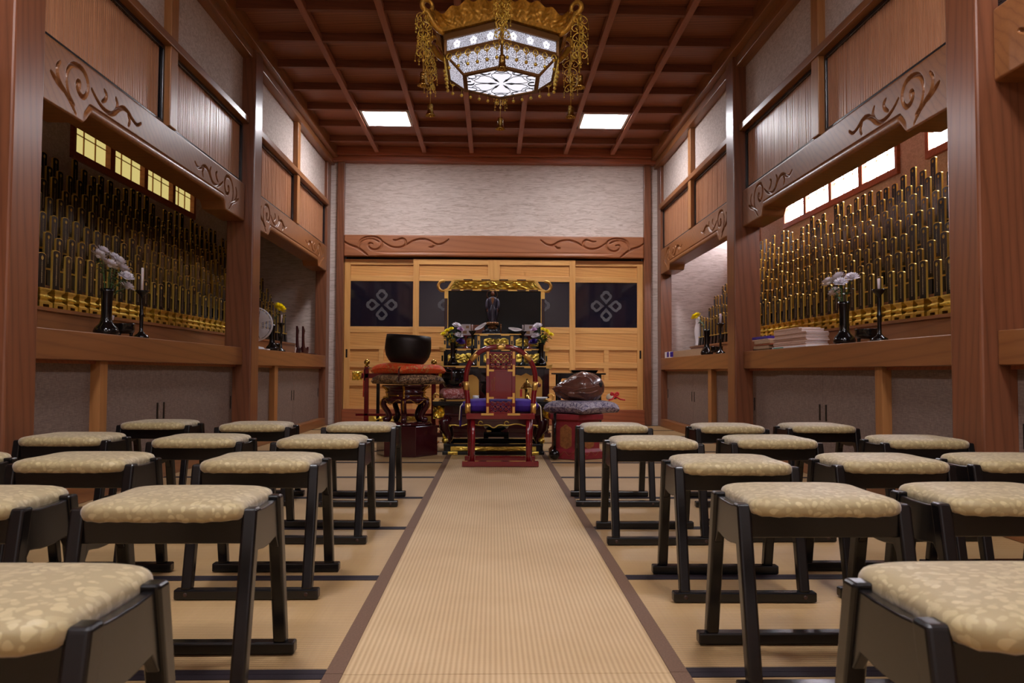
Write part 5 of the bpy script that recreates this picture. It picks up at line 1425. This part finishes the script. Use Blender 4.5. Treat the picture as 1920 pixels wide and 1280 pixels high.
for (z0, nz) in ((0.793, 3), (0.453, 2)):
    b = MB()
    for i in range(4):
        for j in range(nz):
            cx_, cz = -0.066+0.044*i, z0+0.041*j
            b.tube([(cx_+0.021*math.cos(a), YS, cz+0.020*math.sin(a)) for a in np.linspace(0, 2*PI, 12, endpoint=False)], 0.0042, 5, 0, True)
            for q in range(4):
                a = q*PI/2+PI/4; b.tube([(cx_+0.020*math.cos(a-0.7), YS, cz+0.020*math.sin(a-0.7)), (cx_+0.006*math.cos(a), YS, cz+0.006*math.sin(a)), (cx_+0.020*math.cos(a+0.7), YS, cz+0.020*math.sin(a+0.7))], 0.0034, 5)
    b.build('pierced_lattice', M['red_lac'], spl)
b = MB(); yf = YS-0.0135
for s in (-1, 1):
    for z, h0, h1 in ((0.765, -0.045, 0.045), (0.545, -0.04, 0.04), (0.425, 0.0, 0.05)):
        b.box(s*0.095, s*0.113, yf, yf+0.004, z+h0, z+h1)
        if z > 0.5: b.box(s*0.095, s*0.055, yf, yf+0.004, z-0.008, z+0.008)
        else: b.box(s*0.155, s*0.055, yf-0.012, yf+0.004, z-0.018, z-0.002)
    b.box(s*0.095, s*0.113, yf, yf+0.004, 0.86, 0.915)
b.build('gilt_corner_plates', M['gold_pale'], spl)
b = MB(); rk = random.Random(4)
for col, z1, nch in ((-0.070, 0.685, 7), (-0.052, 0.71, 9)):
    z = z1
    for k in range(nch):
        for q in range(3):
            b.box(col-0.004+rk.uniform(0, .003), col+0.004-rk.uniform(0, .003), YS-0.0076, YS-0.006, z-0.0022*q*1.6-0.0012, z-0.0022*q*1.6)
        b.box(col-0.0008, col+0.0008, YS-0.0076, YS-0.006, z-0.008, z); z -= 0.0125
b.build('gilt_inscription', M['gold_dull'], spl)
cs = thing('seat_cushion', 'purple seat cushion with cream cords on the red ceremonial chair', 'cushion', (0.025, 4.46, 0.426))
b = MB()
b.surf(34, 26, lambda u, v: (0.315*(2*u-1), 0.035+0.155*(2*v-1), 0.055+0.055*((1-(2*u-1)**6)*(1-(2*v-1)**6))**0.5))
b.surf(34, 26, lambda u, v: (0.315*(2*u-1), 0.035+0.155*(2*v-1), 0.055-0.053*((1-(2*u-1)**8)*(1-(2*v-1)**8))**0.5))
b.build('cover', M['purple'], cs)
b = MB()
b.surf(10, 16, lambda u, v: (-0.302-0.028*math.sin(PI*0.5*min(1, v*2.0))-0.004*math.sin(u*12), -0.10+0.24*u+0.004*math.sin(v*7), 0.085-0.20*v*(1 if v > 0.15 else v/0.15)))
d_ = b.build('hanging_cloth', M['purple'], cs); so = d_.modifiers.new('solid', 'SOLIDIFY'); so.thickness = 0.006
b = MB()
for s in (-1, 1): b.tube([(s*0.305, -0.115, 0.075), (s*0.325, -0.12, 0.05), (s*0.332, -0.125, -0.06)], [0.004, 0.004, 0.005], 6)
b.build('cords', M['cord_white'], cs)
# ---- large gong, left of the altar
gx, gy = -0.82, 5.18
b = MB(); rt_ = math.radians(232)
b.lathe([(0.285, 0.0), (0.285, 0.268), (0, 0.268)], 6, smooth=False, rot=rt_); o = b.build('gong_pedestal', M['dark_red'], None, 0.004); o.location = (gx, gy, 0.003); tag(o, 'hexagonal dark red lacquer pedestal under the large gong stand', 'pedestal')
sd = thing('gong_stand', 'dark red lacquer round stand with curved legs under the large gong', 'stand', (gx-0.01, gy, 0.272))
b = MB(); b.lathe([(0, 0), (0.235, 0), (0.24, 0.012), (0.225, 0.026), (0, 0.026)], 32); b.build('base_disc', M['dark_red'], sd)
for k in range(5):
    a = -PI/2+k*2*PI/5; c_, s_ = math.cos(a), math.sin(a)
    b = MB(); pth = [(0.17, 0.235), (0.212, 0.215), (0.205, 0.17), (0.165, 0.12), (0.150, 0.075), (0.170, 0.045), (0.195, 0.048)]
    b.tube([tuple(p) for p in smooth_line([(r_*c_, r_*s_, z) for r_, z in pth], 2)], 0.026, 9); b.sphere((0.188*c_, 0.188*s_, 0.052), 0.027, 10, 7)
    lg = b.build('leg', M['dark_red'], sd)
    b = MB(); b.tube([tuple(p) for p in smooth_line([((r_+0.024)*c_, (r_+0.024)*s_, z) for r_, z in pth[:4]], 2)], 0.008, 6); b.build('gilt_strip', M['gold_dull'], lg)
b = MB(); b.lathe([(0, 0.20), (0.19, 0.20), (0.215, 0.222), (0.205, 0.245), (0.175, 0.252), (0.170, 0.285), (0.185, 0.292), (0.185, 0.300), (0.165, 0.306), (0.175, 0.33), (0.215, 0.352), (0.22, 0.362), (0, 0.362)], 32); dr_ = b.build('drum', M['dark_red'], sd)
b = MB()
for k in range(5):
    a = -PI/2+k*2*PI/5; c_, s_ = math.cos(a), math.sin(a)
    b.tube([((r_+0.004)*c_, (r_+0.004)*s_, z) for r_, z in ((0.206, 0.245), (0.172, 0.255), (0.170, 0.29), (0.18, 0.297), (0.168, 0.31), (0.19, 0.34), (0.216, 0.355))], 0.012, 6)
    a += PI/5; c_, s_ = math.cos(a), math.sin(a)
    ax_ = Vector((-s_, c_, 0))
    b.tube([tuple(Vector((0.173*math.cos(a+q), 0.173*math.sin(a+q), 0.268))) for q in np.linspace(-0.35, 0.35, 8)], 0.006, 5)
    b.tube([(0.21*math.cos(a+q), 0.21*math.sin(a+q), 0.212-0.02*math.cos(q*8)) for q in np.linspace(-0.55, 0.55, 18)], 0.0045, 5)
b.build('gilt_ornament', M['gold_dull'], dr_)
cushion('gong_cushion', 0.50, 0.095, 'brocade_dark', (gx+0.0, gy, 0.6395), math.radians(38), 'black and cream brocade cushion on the large gong stand')
cushion('gong_cushion', 0.51, 0.095, 'brocade_orange', (gx+0.005, gy, 0.735), math.radians(40), 'orange brocade cushion directly under the large dark gong', 0.0, 'dark_red', 0.062)
gong('bowl_gong', 0.212, 0.255, 'bronze', (gx-0.005, gy, 0.832), 'large dark bronze bowl gong on an orange cushion left of the altar', (0.0, 0.062), 0.70)
# ---- red stand with gilt crossbar behind the gong
ks = thing('chime_stand', 'red lacquer chime stand with gilt crossbar ends behind the large gong', 'stand', (-0.965, 5.86, 0.003))
for s in (-1, 1):
    b = MB(); b.box(s*0.335-0.022, s*0.335+0.022, -0.022, 0.022, 0.05, 0.80); po = b.build('post', M['red_lac'], ks, 0.004)
    b = MB(); b.lathe([(0.024, 0), (0.024, 0.01), (0.012, 0.015), (0.012, 0.02), (0.0, 0.02)], 14, (s*0.335, 0, 0.80)); b.sphere((s*0.335, 0, 0.845), 0.03, 14, 10); b.build('ball_finial', M['brass'], po)
    b = MB(); b.box(s*0.335-0.05, s*0.335+0.05, -0.16, 0.16, 0, 0.05); b.build('foot', M['red_lac'], ks, 0.006)
    b = MB(); relief(b, s*0.43-0.045, s*0.43+0.045, 0.665, 0.755, -0.03, 0.03, 12+s, 0, None, (26, 20), 1.5); relief(b, s*0.43-0.045, s*0.43+0.045, 0.665, 0.755, 0.03, -0.03, 15+s, 0, None, (26, 20), 1.5); b.box(s*0.39, s*0.47, -0.03, 0.03, 0.68, 0.74)
    b.build('gilt_bar_end', M['gold'], ks)
    b = MB(); b.box(s*0.22-0.016, s*0.22+0.016, -0.012, 0.012, 0.235, 0.69); b.build('inner_post', M['lacquer'], ks)
b = MB(); b.box(-0.40, 0.40, -0.022, 0.022, 0.685, 0.735); b.build('crossbar', M['red_lac'], ks, 0.004)
b = MB(); b.box(-0.44, 0.42, -0.022, 0.022, 0.31, 0.335); b.build('upper_rail', M['red_lac'], ks, 0.003)
b = MB(); b.box(-0.33, 0.45, -0.022, 0.022, 0.195, 0.22); b.build('lower_rail', M['red_lac'], ks, 0.003)
b = MB(); relief(b, -0.31, 0.31, 0.222, 0.308, -0.006, 0.008, 19, 0, None, (80, 16), 0.6); b.build('gilt_panel', M['gold'], ks)
b = MB(); b.tube([(-0.36, -0.03, 0.77), (-0.362, -0.03, 0.50)], [0.004, 0.006], 6); b.build('hanging_cord', M['red_cord'], ks)
# ---- wooden fish drum, right of the altar
px_, py_ = 0.70, 4.98
pd = thing('drum_pedestal', 'old red painted hexagonal pedestal with gilt cartouches under the wooden fish drum', 'pedestal', (px_, py_, 0.003))
b = MB(); b.lathe([(0.262, 0), (0.262, 0.062), (0.238, 0.082), (0.232, 0.088), (0.232, 0.325), (0.25, 0.335), (0.268, 0.342), (0.268, 0.388), (0, 0.388)], 6, smooth=False, rot=-PI/2); b.build('body', M['red_paint'], pd, 0.003)
b = MB()
for k in range(6):
    a = -PI/2+PI/6+k*PI/3; n_ = Vector((math.cos(a), math.sin(a), 0)); t_ = Vector((-math.sin(a), math.cos(a), 0)); c0 = n_*0.2025
    prof = [(-0.055, 0.12), (-0.055, 0.26), (-0.045, 0.275), (-0.03, 0.28), (-0.012, 0.295), (0, 0.30), (0.012, 0.295), (0.03, 0.28), (0.045, 0.275), (0.055, 0.26), (0.055, 0.12), (0.045, 0.105), (0.03, 0.10), (0.012, 0.088), (0, 0.086), (-0.012, 0.088), (-0.03, 0.10), (-0.045, 0.105)]
    vs = [c0+t_*x+Vector((0, 0, z)) for x, z in prof]; n2 = len(vs)
    b.add(vs+[v-n_*0.006 for v in vs], [list(range(n2))]+[(i, (i+1) % n2, n2+(i+1) % n2, n2+i) for i in range(n2)])
    b.tube([tuple(n_*0.234*0.985+t_*x+Vector((0, 0, 0.05+0.018*math.cos(x*70)))) for x in np.linspace(-0.10, 0.10, 24)], 0.0022, 4)
b.build('gilt_cartouche', plain('worn_gilt_cartouche', srgb(150,96,52), 0.5, 0.35, noise=0.3, nscale=40), pd)
cushion('drum_cushion', 0.50, 0.115, 'brocade_violet', (px_+0.055, py_+0.0, 0.392), math.radians(40), 'violet and silver brocade cushion under the wooden fish drum', 0.0)
wf = thing('wooden_fish_drum', 'carved brown wooden fish drum on the violet brocade cushion right of the altar', 'drum', (px_+0.06, py_, 0.509), 0.0)
def fish(u, v):
    a = 2*PI*u; el = PI*(v-0.5)
    x = math.cos(el)*math.cos(a); y = math.cos(el)*math.sin(a); z = math.sin(el)
    # tail side (-x) tapers down and forward, right side stays full
    f = max(0.0, -x)
    X_ = 0.20*x - 0.055*f; Y_ = 0.175*y*(1-0.35*f); Z_ = 0.142*z*(1-(0.64*f**1.15 if z > 0 else 0.15*f)) - 0.01*f
    bump = 0.010*math.sin(14*x+9*z)*math.sin(11*y+7*x) + 0.006*math.sin(33*x)*math.sin(29*z+15*y)
    wgt = 0.25+1.1*f+0.8*max(0, -z)
    k = 1+bump*wgt*3.2
    return (X_*k, Y_*k, max(Z_*k, -0.112)+0.112)
b = MB(); b.surf(88, 56, fish, 0, True, True); bo = b.build('body', M['fish_wood'], wf)
b = MB()
for k in range(15):
    t = k/14; a = -2.4+2.4*t
    b.tube([(-0.11+0.13*t+0.03*math.cos(q), -0.135-0.012*math.sin(t*PI), 0.055+0.02*math.sin(q)-0.02*t) for q in np.linspace(0, 4.2, 8)], 0.008, 6)
for ph in (0, 1):
    b.tube([tuple(p) for p in smooth_line([(-0.15, -0.10, 0.03+0.02*ph), (-0.05, -0.168, 0.075+0.03*ph), (0.05, -0.17, 0.06+0.05*ph), (0.12, -0.13, 0.09+0.04*ph)], 2)], 0.010, 7)
b.tube([tuple(p) for p in smooth_line([(-0.06, -0.12, 0.20), (0.03, -0.13, 0.215), (0.07, -0.15, 0.165), (0.09, -0.15, 0.12)], 2)], 0.008, 7)
b.build('dragon_carving', M['fish_wood'], bo)
b = MB(); b.sphere((0.150, -0.116, 0.140), (0.018, 0.012, 0.024), 14, 10); b.build('sound_hole', M['dark_void'], bo)
ml = thing('drum_mallet', 'padded drum mallet with red ribbon lying beside the wooden fish drum', 'mallet', (px_+0.31, py_-0.01, 0.506), 0.4)
b = MB(); b.sphere((0, 0, 0.030), (0.036, 0.036, 0.031), 14, 10); b.build('padded_head', M['cord_white'], ml)
b = MB(); b.tube([(0.02, 0, 0.02), (0.16, 0.16, 0.013)], 0.009, 8); b.build('handle', M['red_lac'], ml)
b = MB()
for sx in (-1, 1): b.tube([tuple(p) for p in smooth_line([(0.03, -0.02, 0.05), (0.03+sx*0.03, -0.03, 0.075), (0.03+sx*0.045, -0.03, 0.05), (0.03, -0.02, 0.045)], 2)], 0.009, 6)
b.tube([(0.03, -0.03, 0.04), (-0.01, -0.055, 0.012), (-0.05, -0.06, 0.006)], 0.007, 6); b.tube([(0.03, -0.03, 0.04), (0.07, -0.06, 0.012), (0.11, -0.075, 0.005)], 0.007, 6); b.build('ribbon', M['red_cord'], ml)
gm = thing('gong_mallet', 'long black mallet with round head leaning beside the red pedestal', 'mallet', (0.497, 4.75, 0.003))
b = MB(); b.sphere((0, 0, 0.045), (0.044, 0.044, 0.045), 16, 12); b.build('head', M['lacquer'], gm)
b = MB(); b.tube([(0, 0, 0.08), (0.004, 0.02, 0.40)], 0.013, 10); b.build('handle', M['lacquer'], gm)
# ---- black side table with tray, right rear
bt = thing('side_table', 'plain black side table behind the wooden fish drum', 'table', (0.905, 6.62, 0.003))
b = MB(); b.box(-0.285, 0.285, -0.17, 0.17, 0.728, 0.745); b.build('tabletop', M['lacquer'], bt, 0.003)
b = MB()
for s in (-1, 1):
    b = MB(); b.prism([(-0.235, 0.728), (0.235, 0.728), (0.235, 0.65), (0.205, 0.66), (0.19, 0.685), (-0.19, 0.685), (-0.205, 0.66), (-0.235, 0.65)], 'y', s*0.13-0.008, s*0.13+0.008); b.build('apron', M['lacquer'], bt)
for sx in (-1, 1):
    for sy in (-1, 1): b = MB(); b.box(sx*0.22-0.018, sx*0.22+0.018, sy*0.13-0.018, sy*0.13+0.018, 0, 0.728); b.build('leg', M['lacquer'], bt, 0.003)
b = MB(); b.hexa([(-0.13, -0.09, 0), (0.13, -0.09, 0), (0.13, 0.09, 0), (-0.13, 0.09, 0)], [(-0.15, -0.105, 0.032), (0.15, -0.105, 0.032), (0.15, 0.105, 0.032), (-0.15, 0.105, 0.032)]); o = b.build('tray', M['lacquer'], None, 0.003); o.location = (0.965, 6.62, 0.7485); tag(o, 'black tray on the plain black side table', 'tray')
